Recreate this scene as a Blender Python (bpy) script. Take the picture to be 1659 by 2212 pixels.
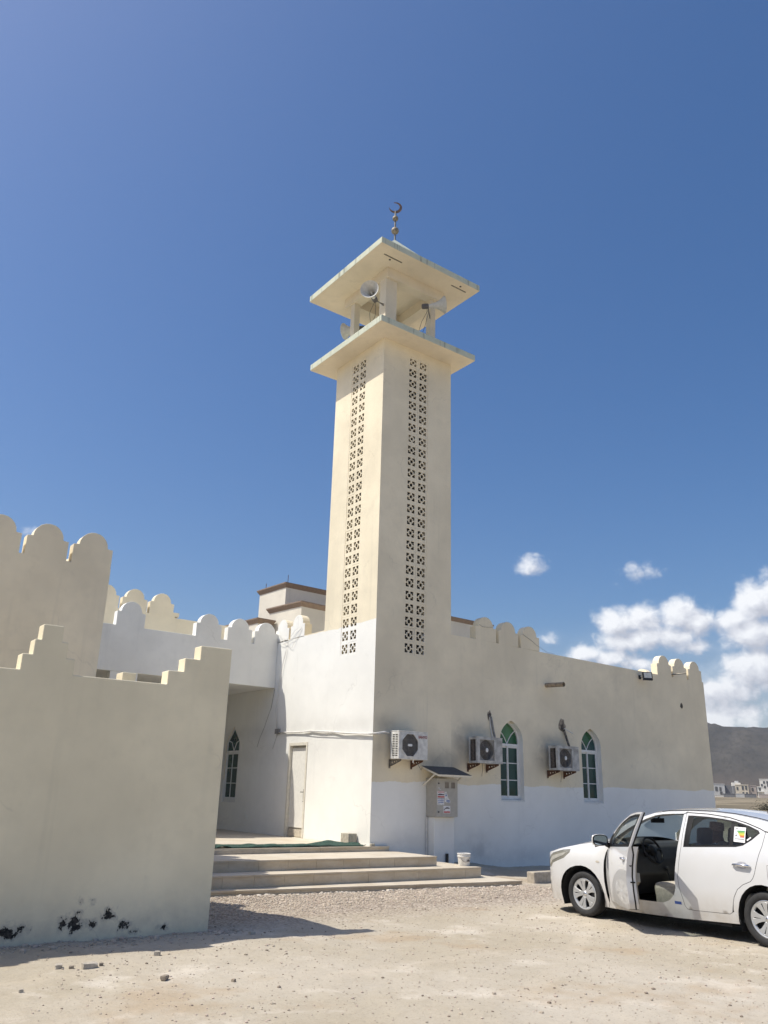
import bpy, bmesh, math, random
import numpy as np
from mathutils import Matrix, Vector, noise as mnoise
from mathutils.geometry import delaunay_2d_cdt
R=math.radians
for o in list(bpy.data.objects): bpy.data.objects.remove(o)
scene=bpy.context.scene
COL=scene.collection
rnd=random.Random(7)

# ------------------------------------------------------------------ camera
cam=bpy.data.cameras.new('camera'); camo=bpy.data.objects.new('camera',cam); COL.objects.link(camo)
cam.sensor_fit='HORIZONTAL'; cam.sensor_width=36.0; cam.lens=36.0*1752.74/1659.0
cam.clip_start=.05; cam.clip_end=9000
RT=Vector((0.7986,0.2159,0.5618)),Vector((-0.6013,0.2460,0.7602)),Vector((0.0259,-0.9449,0.3263))
right=Vector((RT[0][0],RT[1][0],RT[2][0])); down=Vector((RT[0][1],RT[1][1],RT[2][1])); fwd=Vector((RT[0][2],RT[1][2],RT[2][2]))
fwd.normalize(); right=(right-fwd*right.dot(fwd)).normalized(); up=right.cross(fwd)
m=Matrix((( right.x,up.x,-fwd.x,0),(right.y,up.y,-fwd.y,0),(right.z,up.z,-fwd.z,1.6),(0,0,0,1)))
camo.matrix_world=m
scene.camera=camo

# ------------------------------------------------------------------ light, sky
SUN=Vector((-.54,.285,1.0)).normalized()          # direction towards the sun
sl=bpy.data.lights.new('sun','SUN'); so=bpy.data.objects.new('sun',sl); COL.objects.link(so)
sl.energy=2.85; sl.angle=R(.53); sl.color=(1.0,.95,.85)
so.rotation_euler=(-SUN).to_track_quat('-Z','Y').to_euler(); so.location=(-20,12,40)
scene.view_settings.view_transform='Standard'; scene.view_settings.look='None'
scene.view_settings.exposure=0.82; scene.view_settings.gamma=1.0
world=bpy.data.worlds.new('World'); scene.world=world; world.use_nodes=True
def build_world():
    nt=world.node_tree; N=nt.nodes; L=nt.links; N.clear()
    out=N.new('ShaderNodeOutputWorld'); bg=N.new('ShaderNodeBackground'); L.new(bg.outputs[0],out.inputs[0])
    bg.inputs[1].default_value=.073
    sky=N.new('ShaderNodeTexSky'); sky.sky_type='NISHITA'; sky.sun_disc=False
    sky.sun_elevation=math.asin(SUN.z); sky.sun_rotation=math.atan2(SUN.x,SUN.y)
    sky.altitude=20; sky.air_density=1.0; sky.dust_density=2.1; sky.ozone_density=3.0
    def M(op,a,b=None,c=None,clamp=False):
        n=N.new('ShaderNodeMath'); n.operation=op; n.use_clamp=clamp
        for i,v in enumerate((a,b,c)):
            if v is None: continue
            if isinstance(v,(int,float)): n.inputs[i].default_value=v
            else: L.new(v,n.inputs[i])
        return n.outputs[0]
    tc=N.new('ShaderNodeTexCoord'); sep=N.new('ShaderNodeSeparateXYZ'); L.new(tc.outputs['Generated'],sep.inputs[0])
    x,y,z=sep.outputs
    az=M('MULTIPLY',M('ARCTAN2',y,x),57.2958); el=M('MULTIPLY',M('ARCSINE',z),57.2958)
    comb=N.new('ShaderNodeCombineXYZ'); L.new(az,comb.inputs[0]); L.new(M('MULTIPLY',el,1.25),comb.inputs[1])
    blobs=[(42.85,15.2,1.9,1.15,.76),(35.2,14.6,2.4,1.05,.70),(37.2,13.75,2.0,.7,.56),
           (37.2,11.2,1.7,1.2,1.),(35.5,11.3,1.8,1.35,1.),(33.2,11.7,1.6,1.35,1.),(31.9,11.1,1.4,1.15,.95),(34.8,10.2,3.9,1.0,1.0),(36.6,9.9,2.6,.9,.92),(32.2,9.5,2.2,.8,.80),
           (39.4,9.2,1.5,.8,.95),(37.8,8.9,2.1,.85,.9),(36.,8.5,2.1,.75,.8),(41.8,10.2,1.6,.9,.66),(43.,9.,2.2,1.0,.72),
           (28.2,12.2,1.7,1.5,1.05),(26.6,12.6,2.,1.7,1.05),(29.9,11.2,1.4,1.0,.92),(28.6,10.1,2.6,1.4,1.),
           (28.6,8.,3.6,2.2,.98),(31.5,6.7,4.,1.5,.95),(34.2,8.1,2.4,.7,.78),(33.,5.0,7.,1.5,1.0),
           (77.8,15.6,1.6,.7,.66),(70.4,12.2,.9,.45,.62),
           (21.,10.,4.,3.,.95),(12.,8.,6.,2.5,.9),(-3.,7.,8.,2.4,.85),(-40.,8.,12.,3.,.8),(-95.,7.,14.,2.6,.75),(150.,8.,12.,2.8,.7),(-145.,8.,13.,3.,.75),(104.,7.,7.,1.4,.66)]
    cb=N.new('ShaderNodeCombineXYZ'); L.new(az,cb.inputs[0]); L.new(M('MULTIPLY',el,1.2),cb.inputs[1])
    wn=N.new('ShaderNodeTexNoise'); wn.noise_dimensions='2D'; wn.inputs['Scale'].default_value=.9; wn.inputs['Detail'].default_value=2; L.new(cb.outputs[0],wn.inputs['Vector'])
    wv=N.new('ShaderNodeVectorMath'); wv.operation='MULTIPLY_ADD'; L.new(wn.outputs['Color'],wv.inputs[0]); wv.inputs[1].default_value=(.7,.7,.7); L.new(cb.outputs[0],wv.inputs[2])
    def shifted(v,d):
        if not d[0]: return v
        n=N.new('ShaderNodeVectorMath'); n.operation='ADD'; L.new(v,n.inputs[0]); n.inputs[1].default_value=(d[0],d[1]*1.2,0); return n.outputs[0]
    def field(da,de,bl):
        a_=M('ADD',az,da) if da else az; e_=M('ADD',el,de) if da else el; tot=None
        for a,e,ra,re,k in bl:
            dx=M('MULTIPLY_ADD',a_,1./ra,-a/ra); dy=M('MULTIPLY_ADD',e_,1./re,-e/re)
            q=M('DIVIDE',k,M('MULTIPLY_ADD',dx,dx,M('MULTIPLY_ADD',dy,dy,1.)))          # k/(1+r2)
            tot=q if tot is None else M('SMOOTH_MAX',tot,q,.22)
        tot=M('MULTIPLY_ADD',tot,1.55,-.50)
        vo=N.new('ShaderNodeTexVoronoi'); vo.voronoi_dimensions='2D'; vo.feature='F1'; L.new(shifted(wv.outputs[0],(da,de)),vo.inputs['Vector']); vo.inputs['Scale'].default_value=.95; vo.inputs['Detail'].default_value=2.5; vo.inputs['Roughness'].default_value=.5; vo.normalize=True
        no=N.new('ShaderNodeTexNoise'); no.noise_dimensions='2D'; no.inputs['Scale'].default_value=.33; no.inputs['Detail'].default_value=7; no.inputs['Roughness'].default_value=.60; L.new(shifted(cb.outputs[0],(da,de)),no.inputs['Vector'])
        tex=M('ADD',M('MULTIPLY',M('SUBTRACT',.36,vo.outputs['Distance']),.72),M('MULTIPLY',M('SUBTRACT',no.outputs['Fac'],.5),.75))
        gate=M('MULTIPLY',M('ADD',tot,.25),2.2,clamp=True)
        return M('MULTIPLY_ADD',tex,gate,tot),tot
    d0,t0=field(0.,0.,blobs); d1,_t=field(.45,.62,blobs[:22])
    cov=N.new('ShaderNodeMapRange'); cov.interpolation_type='SMOOTHSTEP'; L.new(d0,cov.inputs[0])
    cov.inputs[1].default_value=.24; cov.inputs[2].default_value=.90; cov.inputs[3].default_value=0; cov.inputs[4].default_value=.95
    lowr=N.new('ShaderNodeMapRange'); L.new(el,lowr.inputs[0]); lowr.inputs[1].default_value=11.5; lowr.inputs[2].default_value=8.; veil=M('MULTIPLY',M('MULTIPLY',M('ADD',t0,.12),.62,clamp=True),lowr.outputs[0]); veil=M('MULTIPLY',M('MINIMUM',veil,.45),M('MULTIPLY_ADD',M('SUBTRACT',d0,t0),.8,.75,clamp=True)); covf=M('MAXIMUM',cov.outputs[0],veil)
    rel=M('SUBTRACT',d0,d1)
    lit=N.new('ShaderNodeMapRange'); L.new(rel,lit.inputs[0]); lit.inputs[1].default_value=-.34; lit.inputs[2].default_value=.36
    cr=N.new('ShaderNodeValToRGB'); L.new(lit.outputs[0],cr.inputs[0])
    cr.color_ramp.elements[0].color=(4.5,4.65,5.25,1); cr.color_ramp.elements[1].color=(8.3,8.4,8.6,1)
    e=cr.color_ramp.elements.new(.5); e.color=(6.3,6.45,6.95,1)
    mix=N.new('ShaderNodeMix'); mix.data_type='RGBA'; L.new(covf,mix.inputs['Factor'])
    hs=N.new('ShaderNodeHueSaturation'); hs.inputs['Saturation'].default_value=1.32; hs.inputs['Value'].default_value=1.0; hs.inputs['Hue'].default_value=.504; L.new(sky.outputs[0],hs.inputs['Color'])
    L.new(hs.outputs[0],mix.inputs[6]); L.new(cr.outputs[0],mix.inputs[7])
    L.new(mix.outputs[2],bg.inputs[0])
build_world()
world.cycles.sampling_method='MANUAL'; world.cycles.sample_map_resolution=512

# ------------------------------------------------------------------ mesh helpers
def inside(p,poly):
    x,y=p; c=False; n=len(poly); j=n-1
    for i in range(n):
        xi,yi=poly[i]; xj,yj=poly[j]
        if (yi>y)!=(yj>y) and x<(xj-xi)*(y-yi)/(yj-yi)+xi: c=not c
        j=i
    return c
def subdiv(poly,h):
    out=[]
    for i,a in enumerate(poly):
        b=poly[(i+1)%len(poly)]; n=max(1,int(math.ceil(math.dist(a,b)/h)))
        out+=[(a[0]+(b[0]-a[0])*k/n,a[1]+(b[1]-a[1])*k/n) for k in range(n)]
    return out
def cdt(outer,holes=(),h=None):
    loops=[list(outer)]+[list(q) for q in holes]
    if h: loops=[subdiv(q,h) for q in loops]
    pts=[];ed=[]
    for q in loops:
        s=len(pts); pts+=[Vector(p) for p in q]; ed+=[(s+i,s+(i+1)%len(q)) for i in range(len(q))]
    if h:
        xs=[p[0] for p in loops[0]]; ys=[p[1] for p in loops[0]]
        nx=int((max(xs)-min(xs))/h); ny=int((max(ys)-min(ys))/h)
        bnd=np.array([p for q in loops for p in q])
        for i in range(1,nx+1):
            for j in range(1,ny+1):
                p=(min(xs)+i*h,min(ys)+j*h)
                if inside(p,loops[0]) and not any(inside(p,q) for q in loops[1:]) and np.min((bnd[:,0]-p[0])**2+(bnd[:,1]-p[1])**2)>(h*.45)**2: pts.append(Vector(p))
    vs,_,fs,*_r=delaunay_2d_cdt(pts,ed,[],0,1e-5)
    F=[]
    for f in fs:
        c=(sum(vs[i].x for i in f)/len(f),sum(vs[i].y for i in f)/len(f))
        if inside(c,loops[0]) and not any(inside(c,q) for q in loops[1:]): F.append(tuple(f))
    return [(v.x,v.y) for v in vs],F
def inset(poly,d):
    n=len(poly); A=sum(poly[i][0]*poly[(i+1)%n][1]-poly[(i+1)%n][0]*poly[i][1] for i in range(n)); s=1 if A>0 else -1
    out=[]
    for i in range(n):
        p=Vector(poly[i]); a=(p-Vector(poly[i-1])); b=(Vector(poly[(i+1)%n])-p)
        if a.length<1e-6 or b.length<1e-6: out.append(tuple(p)); continue
        a.normalize(); b.normalize(); na=Vector((-a.y,a.x))*s; nb=Vector((-b.y,b.x))*s; q=na+nb
        if q.length<1e-3: q=na
        q.normalize(); k=d/max(.35,q.dot(na)); out.append((p.x+q.x*k,p.y+q.y*k))
    return out
class MB:
    def __init__(s): s.v=[];s.f=[];s.m=[];s.mi=0
    def add(s,vs,fs):
        o=len(s.v); s.v+=[tuple(p) for p in vs]; s.f+=[tuple(i+o for i in f) for f in fs]; s.m+=[s.mi]*len(fs); return s
    def box(s,x0,x1,y0,y1,z0,z1):
        return s.add([(x0,y0,z0),(x1,y0,z0),(x1,y1,z0),(x0,y1,z0),(x0,y0,z1),(x1,y0,z1),(x1,y1,z1),(x0,y1,z1)],
          [(0,3,2,1),(4,5,6,7),(0,1,5,4),(1,2,6,5),(2,3,7,6),(3,0,4,7)])
    def obox(s,mat,sx,sy,sz):
        vs=[mat@Vector((a*sx/2,b*sy/2,c*sz/2)) for c in (-1,1) for a,b in ((-1,-1),(1,-1),(1,1),(-1,1))]
        return s.add(vs,[(0,3,2,1),(4,5,6,7),(0,1,5,4),(1,2,6,5),(2,3,7,6),(3,0,4,7)])
    def tube(s,pts,r,n=8,cap=True):
        pts=[Vector(p) for p in pts]; rs=r if isinstance(r,(list,tuple)) else [r]*len(pts); vs=[];fs=[]
        for i,p in enumerate(pts):
            t=(pts[min(i+1,len(pts)-1)]-pts[max(i-1,0)]).normalized(); a=Vector((0,0,1)) if abs(t.z)<.9 else Vector((1,0,0))
            u=t.cross(a).normalized(); w=t.cross(u)
            vs+=[p+(u*math.cos(2*math.pi*k/n)+w*math.sin(2*math.pi*k/n))*rs[i] for k in range(n)]
        for i in range(len(pts)-1):
            for k in range(n): fs.append((i*n+k,i*n+(k+1)%n,(i+1)*n+(k+1)%n,(i+1)*n+k))
        if cap: fs+=[tuple(range(n))[::-1],tuple((len(pts)-1)*n+k for k in range(n))]
        return s.add(vs,fs)
    def lathe(s,prof,mat=Matrix(),n=24,cap=False):
        vs=[];fs=[]
        for r,z in prof: vs+=[mat@Vector((r*math.cos(2*math.pi*k/n),r*math.sin(2*math.pi*k/n),z)) for k in range(n)]
        for i in range(len(prof)-1):
            for k in range(n): fs.append((i*n+k,i*n+(k+1)%n,(i+1)*n+(k+1)%n,(i+1)*n+k))
        if cap: fs+=[tuple(range(n))[::-1],tuple((len(prof)-1)*n+k for k in range(n))]
        return s.add(vs,fs)
    def ball(s,c,r,n=16,sc=(1,1,1)):
        k=n//2; pr=[(max(1e-4,math.sin(math.pi*i/k)),-math.cos(math.pi*i/k)) for i in range(k+1)]
        return s.lathe(pr,Matrix.Translation(c)@Matrix.Diagonal((r*sc[0],r*sc[1],r*sc[2],1)),n)
    def ext(s,outer,holes,fn,w0,w1,h=None,back=True):
        P,F=cdt(outer,holes,h); n=len(P); cnt={}
        for f in F:
            for i in range(len(f)):
                a,b=f[i],f[(i+1)%len(f)]; cnt[(a,b)]=1
        vs=[fn(p[0],p[1],w0) for p in P]+[fn(p[0],p[1],w1) for p in P]
        fs=[tuple(f) for f in F]
        if back: fs+=[tuple(i+n for i in reversed(f)) for f in F]
        fs+=[(b,a,a+n,b+n) for (a,b) in cnt if (b,a) not in cnt]
        return s.add(vs,fs)
    def sheet(s,outer,holes,fn,h):
        P,F=cdt(outer,holes,h); return s.add([fn(p[0],p[1]) for p in P],F)
    def grid(s,fn,us,vs):
        n=len(vs); V=[fn(u,v) for u in us for v in vs]
        return s.add(V,[(i*n+j,i*n+j+1,(i+1)*n+j+1,(i+1)*n+j) for i in range(len(us)-1) for j in range(n-1)])
    def build(s,name,mats,parent=None,loc=None,smooth=None,bevel=0,seg=2,local=False,weld=False):
        me=bpy.data.meshes.new(name); off=Vector((0,0,0))
        if parent is not None and not local: off=root_loc(parent)
        elif loc is not None and not local: off=Vector(loc)
        me.from_pydata([tuple(Vector(p)-off) for p in s.v],[],s.f)
        mats=mats if isinstance(mats,(list,tuple)) else [mats]
        for mm in mats: me.materials.append(mm)
        if len(mats)>1: me.polygons.foreach_set('material_index',s.m)
        bm=bmesh.new(); bm.from_mesh(me)
        if weld: bmesh.ops.remove_doubles(bm,verts=bm.verts,dist=1e-4)
        bmesh.ops.recalc_face_normals(bm,faces=bm.faces); bm.to_mesh(me); bm.free()
        if smooth is not None:
            me.shade_smooth()
            if smooth<180: me.set_sharp_from_angle(angle=R(smooth))
        o=bpy.data.objects.new(name,me); COL.objects.link(o)
        if parent is not None: o.parent=parent
        if loc is not None: o.location=loc
        if bevel:
            b=o.modifiers.new('bevel','BEVEL'); b.width=bevel; b.segments=seg; b.limit_method='ANGLE'; b.angle_limit=R(40); b.harden_normals=False
        return o
def root_loc(o):
    v=Vector((0,0,0))
    while o is not None: v+=o.location; o=o.parent
    return v
def tag(o,label,cat,group=None,kind=None):
    if label: o['label']=label
    if cat: o['category']=cat
    if group: o['group']=group
    if kind: o['kind']=kind
    return o
def thing(name,label,cat,loc=(0,0,0),group=None,rotz=0):
    o=bpy.data.objects.new(name,None); o.empty_display_size=.2; COL.objects.link(o); o.location=loc; o.rotation_euler=(0,0,rotz); return tag(o,label,cat,group,'thing')
def inst(o,parent,loc,rot=(0,0,0),scale=(1,1,1)):
    c=o.copy(); COL.objects.link(c); c.parent=parent; c.location=loc; c.rotation_euler=rot; c.scale=scale; return c
def copy_tree(o,parent=None):
    c=o.copy(); COL.objects.link(c); c.parent=parent
    for ch in list(o.children): copy_tree(ch,c)
    return c

# ------------------------------------------------------------------ materials
class G:
    def __init__(s,name):
        s.m=bpy.data.materials.new(name); s.m.use_nodes=True; s.nt=s.m.node_tree; s.N=s.nt.nodes; s.L=s.nt.links
        s.b=s.N['Principled BSDF']; s.o=s.N['Material Output']; s._g=None
    def set(s,k,v):
        if isinstance(v,(int,float,tuple)): s.b.inputs[k].default_value=v
        else: s.L.new(v,s.b.inputs[k])
        return s
    @property
    def geo(s):
        if s._g is None: s._g=s.N.new('ShaderNodeNewGeometry')
        return s._g
    def pos(s): return s.geo.outputs['Position']
    def obj(s): return s.N.new('ShaderNodeTexCoord').outputs['Object']
    def xyz(s,v):
        n=s.N.new('ShaderNodeSeparateXYZ'); s.L.new(v,n.inputs[0]); return n.outputs
    def M(s,op,a,b=None,c=None,clamp=False):
        n=s.N.new('ShaderNodeMath'); n.operation=op; n.use_clamp=clamp
        for i,v in enumerate((a,b,c)):
            if v is None: continue
            if isinstance(v,(int,float)): n.inputs[i].default_value=v
            else: s.L.new(v,n.inputs[i])
        return n.outputs[0]
    def noise(s,vec,scale,det=4,rough=.55,sc=(1,1,1),off=(0,0,0),dist=0):
        mp=s.N.new('ShaderNodeMapping'); s.L.new(vec,mp.inputs[0]); mp.inputs['Scale'].default_value=sc; mp.inputs['Location'].default_value=off
        n=s.N.new('ShaderNodeTexNoise'); s.L.new(mp.outputs[0],n.inputs['Vector']); n.inputs['Scale'].default_value=scale; n.inputs['Detail'].default_value=det
        n.inputs['Roughness'].default_value=rough; n.inputs['Distortion'].default_value=dist; return n.outputs['Fac']
    def vor(s,vec,scale,feat='F1',out='Distance'):
        n=s.N.new('ShaderNodeTexVoronoi'); s.L.new(vec,n.inputs['Vector']); n.inputs['Scale'].default_value=scale; n.feature=feat; return n.outputs[out]
    def ramp(s,f,a,b,lo=0.,hi=1.,smooth=True):
        n=s.N.new('ShaderNodeMapRange'); n.interpolation_type='SMOOTHSTEP' if smooth else 'LINEAR'
        s.L.new(f,n.inputs[0])
        for i,v in ((1,a),(2,b),(3,lo),(4,hi)):
            if isinstance(v,(int,float)): n.inputs[i].default_value=v
            else: s.L.new(v,n.inputs[i])
        return n.outputs[0]
    def mix(s,f,a,b,mode='MIX'):
        n=s.N.new('ShaderNodeMix'); n.data_type='RGBA'; n.blend_type=mode; n.clamp_factor=True
        for i,v in ((0,f),(6,a),(7,b)):
            if isinstance(v,(int,float)): n.inputs[i].default_value=v
            elif isinstance(v,tuple): n.inputs[i].default_value=v if len(v)==4 else (*v,1)
            else: s.L.new(v,n.inputs[i])
        return n.outputs[2]
    def bump(s,h,strength=.3,dist=.01,nrm=None):
        n=s.N.new('ShaderNodeBump'); n.inputs['Strength'].default_value=strength; n.inputs['Distance'].default_value=dist; s.L.new(h,n.inputs['Height'])
        if nrm is not None: s.L.new(nrm,n.inputs['Normal'])
        s.L.new(n.outputs[0],s.b.inputs['Normal']); return n.outputs[0]
def flat(name,col,rough=.6,metal=0.,var=.06,scale=12,bump=0.,coat=0.,spec=.5):
    g=G(name); o=g.obj(); n=g.noise(o,scale,5,.6)
    dark=tuple(c*(1-var*2) for c in col); lite=tuple(min(1,c*(1+var)) for c in col)
    g.set('Base Color',g.mix(g.ramp(n,.3,.7),dark,lite)).set('Roughness',rough).set('Metallic',metal).set('Coat Weight',coat).set('Specular IOR Level',spec)
    if bump: g.bump(g.noise(o,scale*6,4,.6),bump,.004)
    return g.m
BEIGE=(.84,.75,.567); WHITE=(.87,.86,.81)
def plaster(name,col,white=None,zx=None,zy=None,stain=(),peel=False,wet=(),rough=.92):
    g=G(name); p=g.pos(); x,y,z=g.xyz(p)
    a=g.noise(p,.55,5,.6); b=g.noise(p,3.5,6,.65); st=g.noise(p,1.0,4,.6,(5,5,.22)); st2=g.noise(p,1.0,3,.6,(1.4,1.4,.12),(4,2,1))
    def tone(c,k):
        c1=g.mix(g.ramp(a,.3,.72),tuple(v*(1-.10*k) for v in c),tuple(min(1,v*(1+.05*k)) for v in c))
        c2=g.mix(g.M('MULTIPLY',g.ramp(b,.45,.8),.32*k),c1,tuple(v*.80 for v in c))
        return g.mix(g.M('MULTIPLY',g.M('MULTIPLY',g.ramp(st,.52,.75),g.ramp(st2,.4,.7)),.34*k),c2,(c[0]*.70,c[1]*.71,c[2]*.72))
    colr=tone(col,1.2)
    if white:
        wc=tone(white,.6); nx,ny,nz=g.xyz(g.geo.outputs['Normal'])
        wob=g.M('ADD',g.M('MULTIPLY',g.M('SUBTRACT',g.noise(p,1.3,2,.5),.5),.16),g.M('MULTIPLY',g.M('SUBTRACT',g.noise(p,22,2,.6),.5),.05))
        mk=None
        if zx is not None:
            mx=g.M('MULTIPLY',g.M('LESS_THAN',nx,-.5),g.ramp(g.M('SUBTRACT',zx,g.M('ADD',z,wob)),-.006,.006)); mk=mx
        if zy is not None:
            zl=g.M('ADD',zy,g.M('MULTIPLY',g.M('SUBTRACT',x,12.),.006))
            my=g.M('MULTIPLY',g.M('LESS_THAN',ny,-.5),g.ramp(g.M('SUBTRACT',zl,g.M('ADD',z,wob)),-.006,.006)); mk=my if mk is None else g.M('ADD',mk,my,clamp=True)
        colr=g.mix(mk,colr,wc)
    for (sx,sz,rx,rz,k,c) in stain:                      # soot and damp smudges with ragged edges
        dx=g.M('DIVIDE',g.M('SUBTRACT',x,sx),rx); dz=g.M('DIVIDE',g.M('SUBTRACT',z,sz),rz)
        d=g.M('ADD',g.M('MULTIPLY',dx,dx),g.M('MULTIPLY',dz,dz)); d=g.M('EXPONENT',g.M('MULTIPLY',d,-1.4))
        f=g.M('MULTIPLY',d,g.ramp(g.noise(p,2.6,5,.65,off=(sx,0,sz)),.2,.62)); colr=g.mix(g.M('MULTIPLY',f,k*.68),colr,c)
    if peel:                                             # blistered paint low on the wall: black underlayer shows
        n=g.noise(p,12.,9,.68,(1,1,.85),dist=.25); reg=None
        for (px,pz,rx,rz,k) in ((2.52,.135,.13,.09,1.),(2.67,.165,.10,.06,.9),(3.09,.18,.08,.09,.95),(3.20,.18,.10,.11,1.),(3.37,.165,.07,.07,1.),(3.58,.25,.10,.08,.95),(3.22,.28,.09,.05,.9),(3.31,.38,.13,.10,.55),(3.75,.12,.08,.075,1.),(3.88,.06,.10,.04,.95),(4.22,.07,.08,.045,.95),(1.9,.2,.3,.12,.9),(1.2,.2,.2,.1,.8)):
            dx=g.M('DIVIDE',g.M('SUBTRACT',x,px),rx); dz=g.M('DIVIDE',g.M('SUBTRACT',z,pz),rz); e=g.M('MULTIPLY',g.M('EXPONENT',g.M('MULTIPLY',g.M('MULTIPLY_ADD',dx,dx,g.M('MULTIPLY',dz,dz)),-.8)),k); reg=e if reg is None else g.M('MAXIMUM',reg,e)
        e=g.M('ADD',g.M('MULTIPLY',reg,.34),g.M('MULTIPLY',n,.9))
        mk=g.ramp(e,.715,.735); halo=g.M('MULTIPLY',g.M('MULTIPLY',g.ramp(e,.56,.71),g.ramp(reg,.05,.4)),.5)
        sp=g.M('MULTIPLY',g.ramp(z,.55,.0),g.ramp(g.noise(p,4.5,6,.7),.35,.7,.15,.55)); colr=g.mix(sp,colr,(.50,.44,.345))
        colr=g.mix(halo,colr,(.40,.36,.30)); colr=g.mix(mk,colr,g.mix(g.ramp(g.noise(p,40,4,.7),.4,.6),(.024,.023,.021),(.07,.062,.052)))
    for (zz,kk,c) in wet: colr=g.mix(g.M('MULTIPLY',g.M('MULTIPLY',g.ramp(z,zz,zz-.6),g.ramp(g.noise(p,2.2,5,.62),.42,.72)),kk),colr,c)
    wp=g.N.new('ShaderNodeVectorMath'); wp.operation='MULTIPLY_ADD'; nz_=g.N.new('ShaderNodeTexNoise'); nz_.inputs['Scale'].default_value=1.6; nz_.inputs['Detail'].default_value=6; g.L.new(p,nz_.inputs['Vector']); g.L.new(nz_.outputs['Color'],wp.inputs[0]); wp.inputs[1].default_value=(1.1,1.1,1.1); g.L.new(p,wp.inputs[2])
    cv=g.N.new('ShaderNodeTexVoronoi'); cv.feature='DISTANCE_TO_EDGE'; cv.inputs['Scale'].default_value=.55; g.L.new(wp.outputs[0],cv.inputs['Vector'])
    ck=g.M('MULTIPLY',g.ramp(cv.outputs['Distance'],.009,.002),g.ramp(g.noise(p,.8,3,.6,off=(7,3,2)),.50,.62)); colr=g.mix(g.M('MULTIPLY',ck,.15),colr,(.26,.23,.19))
    g.set('Base Color',colr).set('Roughness',rough).set('Specular IOR Level',.2)
    h=g.M('ADD',g.M('MULTIPLY',g.noise(p,45,5,.7),.5),g.M('MULTIPLY',g.noise(p,2.2,3,.5),1.6)); g.bump(h,.35,.012)
    return g.m
SOOT=(.20,.185,.165)
MAT={}
MAT['wall']=plaster('mosque_plaster',BEIGE,WHITE,5.54,1.83,
   stain=[(11.75,3.12,.42,.22,.62,SOOT),(11.55,2.6,.20,.5,.5,SOOT),(14.05,2.85,.35,.55,.75,SOOT),(14.6,3.15,.6,.2,.5,SOOT),(17.0,2.7,.32,.55,.75,SOOT),(17.5,3.05,.5,.18,.5,SOOT),
          (13.4,2.35,.75,.3,.6,SOOT),(13.9,2.25,.5,.25,.4,SOOT),(20.4,4.9,.35,.55,.30,SOOT),(14.6,.35,.7,.45,.55,(.22,.22,.22)),(12.4,.55,.9,.4,.35,(.33,.33,.33)),(16.3,.15,1.0,.3,.4,(.3,.3,.3))])
MAT['white']=plaster('white_plaster',WHITE,wet=[(5.2,.12,(.45,.44,.42))])
MAT['beige']=plaster('beige_plaster',BEIGE)
MAT['shaft']=plaster('minaret_plaster',BEIGE,WHITE,5.54,1.83,stain=[(12.0,4.2,.5,.5,.2,SOOT),(11.75,3.12,.42,.22,.62,SOOT),(11.55,2.6,.20,.5,.5,SOOT),(13.4,2.35,.75,.3,.6,SOOT),(12.4,.55,.9,.4,.35,(.33,.33,.33))])
MAT['gate']=plaster('boundary_plaster',(.855,.765,.557),peel=True)
MAT['soffit']=plaster('cream_plaster',(.74,.66,.52))
def fascia():
    g=G('pale_green_fascia'); p=g.pos(); st=g.noise(p,1,4,.6,(7,7,.35)); a=g.noise(p,4,5,.6)
    c=g.mix(g.ramp(a,.3,.7),(.52,.55,.44),(.60,.62,.50)); c=g.mix(g.M('MULTIPLY',g.ramp(st,.56,.70),.75),c,(.22,.23,.18))
    g.set('Base Color',c).set('Roughness',.85); g.bump(g.noise(p,40,4,.6),.25,.006); return g.m
MAT['fascia']=fascia()
def stone():
    g=G('cream_stone_tile'); p=g.pos(); a=g.noise(p,2.6,6,.65,(1,1,2.5)); b=g.noise(p,18,4,.6); o=g.N.new('ShaderNodeObjectInfo').outputs['Random']
    c=g.mix(g.ramp(a,.3,.7),(.51,.415,.285),(.62,.535,.405)); c=g.mix(g.M('MULTIPLY',g.ramp(b,.5,.75),.3),c,(.40,.34,.26)); c=g.mix(g.M('MULTIPLY',o,.16),c,(.43,.345,.25))
    nx,ny,nz=g.xyz(g.geo.outputs['Normal'])
    dust=g.M('MULTIPLY',g.ramp(nz,.6,.9),g.ramp(g.noise(p,1.4,4,.6),.3,.7,.35,.8)); c=g.mix(dust,c,(.58,.53,.45))
    g.set('Base Color',c).set('Roughness',g.ramp(a,.3,.7,.45,.7)); g.bump(b,.12,.004); return g.m
MAT['stone']=stone()
MAT['core']=flat('mortar',(.42,.37,.30),.95)
MAT['frame']=flat('white_aluminium',(.74,.74,.72),.45,var=.04)
MAT['cream_metal']=flat('cream_painted_metal',(.72,.68,.58),.5,var=.04)
def glass(name,c,rough=.03,spec=.5):
    g=G(name); p=g.obj(); g.set('Base Color',g.mix(g.ramp(g.noise(p,2.5,3),.3,.7),c,tuple(v*1.5 for v in c))).set('Roughness',rough).set('Specular IOR Level',spec); return g.m
MAT['pane']=glass('dark_green_glass',(.012,.040,.032)); MAT['fan']=glass('bright_green_glass',(.05,.135,.055),.06); MAT['fan_dark']=glass('teal_glass',(.015,.05,.05),.05); MAT['fan_green']=glass('deep_green_glass',(.015,.075,.03),.05)
MAT['ac_white']=flat('weathered_white_casing',(.66,.65,.61),.5,var=.10,scale=9)
MAT['ac_grey']=flat('sooty_casing',(.50,.49,.46),.55,var=.16,scale=7)
MAT['ac_dark']=flat('dark_coil',(.12,.10,.085),.7,var=.25,scale=30)
MAT['ac_mid']=flat('grey_fan_cage',(.24,.23,.215),.5,var=.12)
MAT['rust']=flat('rusty_bracket_steel',(.13,.062,.035),.85,var=.3,scale=22)
MAT['steel']=flat('dull_steel',(.24,.22,.19),.5,.6,var=.15)
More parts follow.
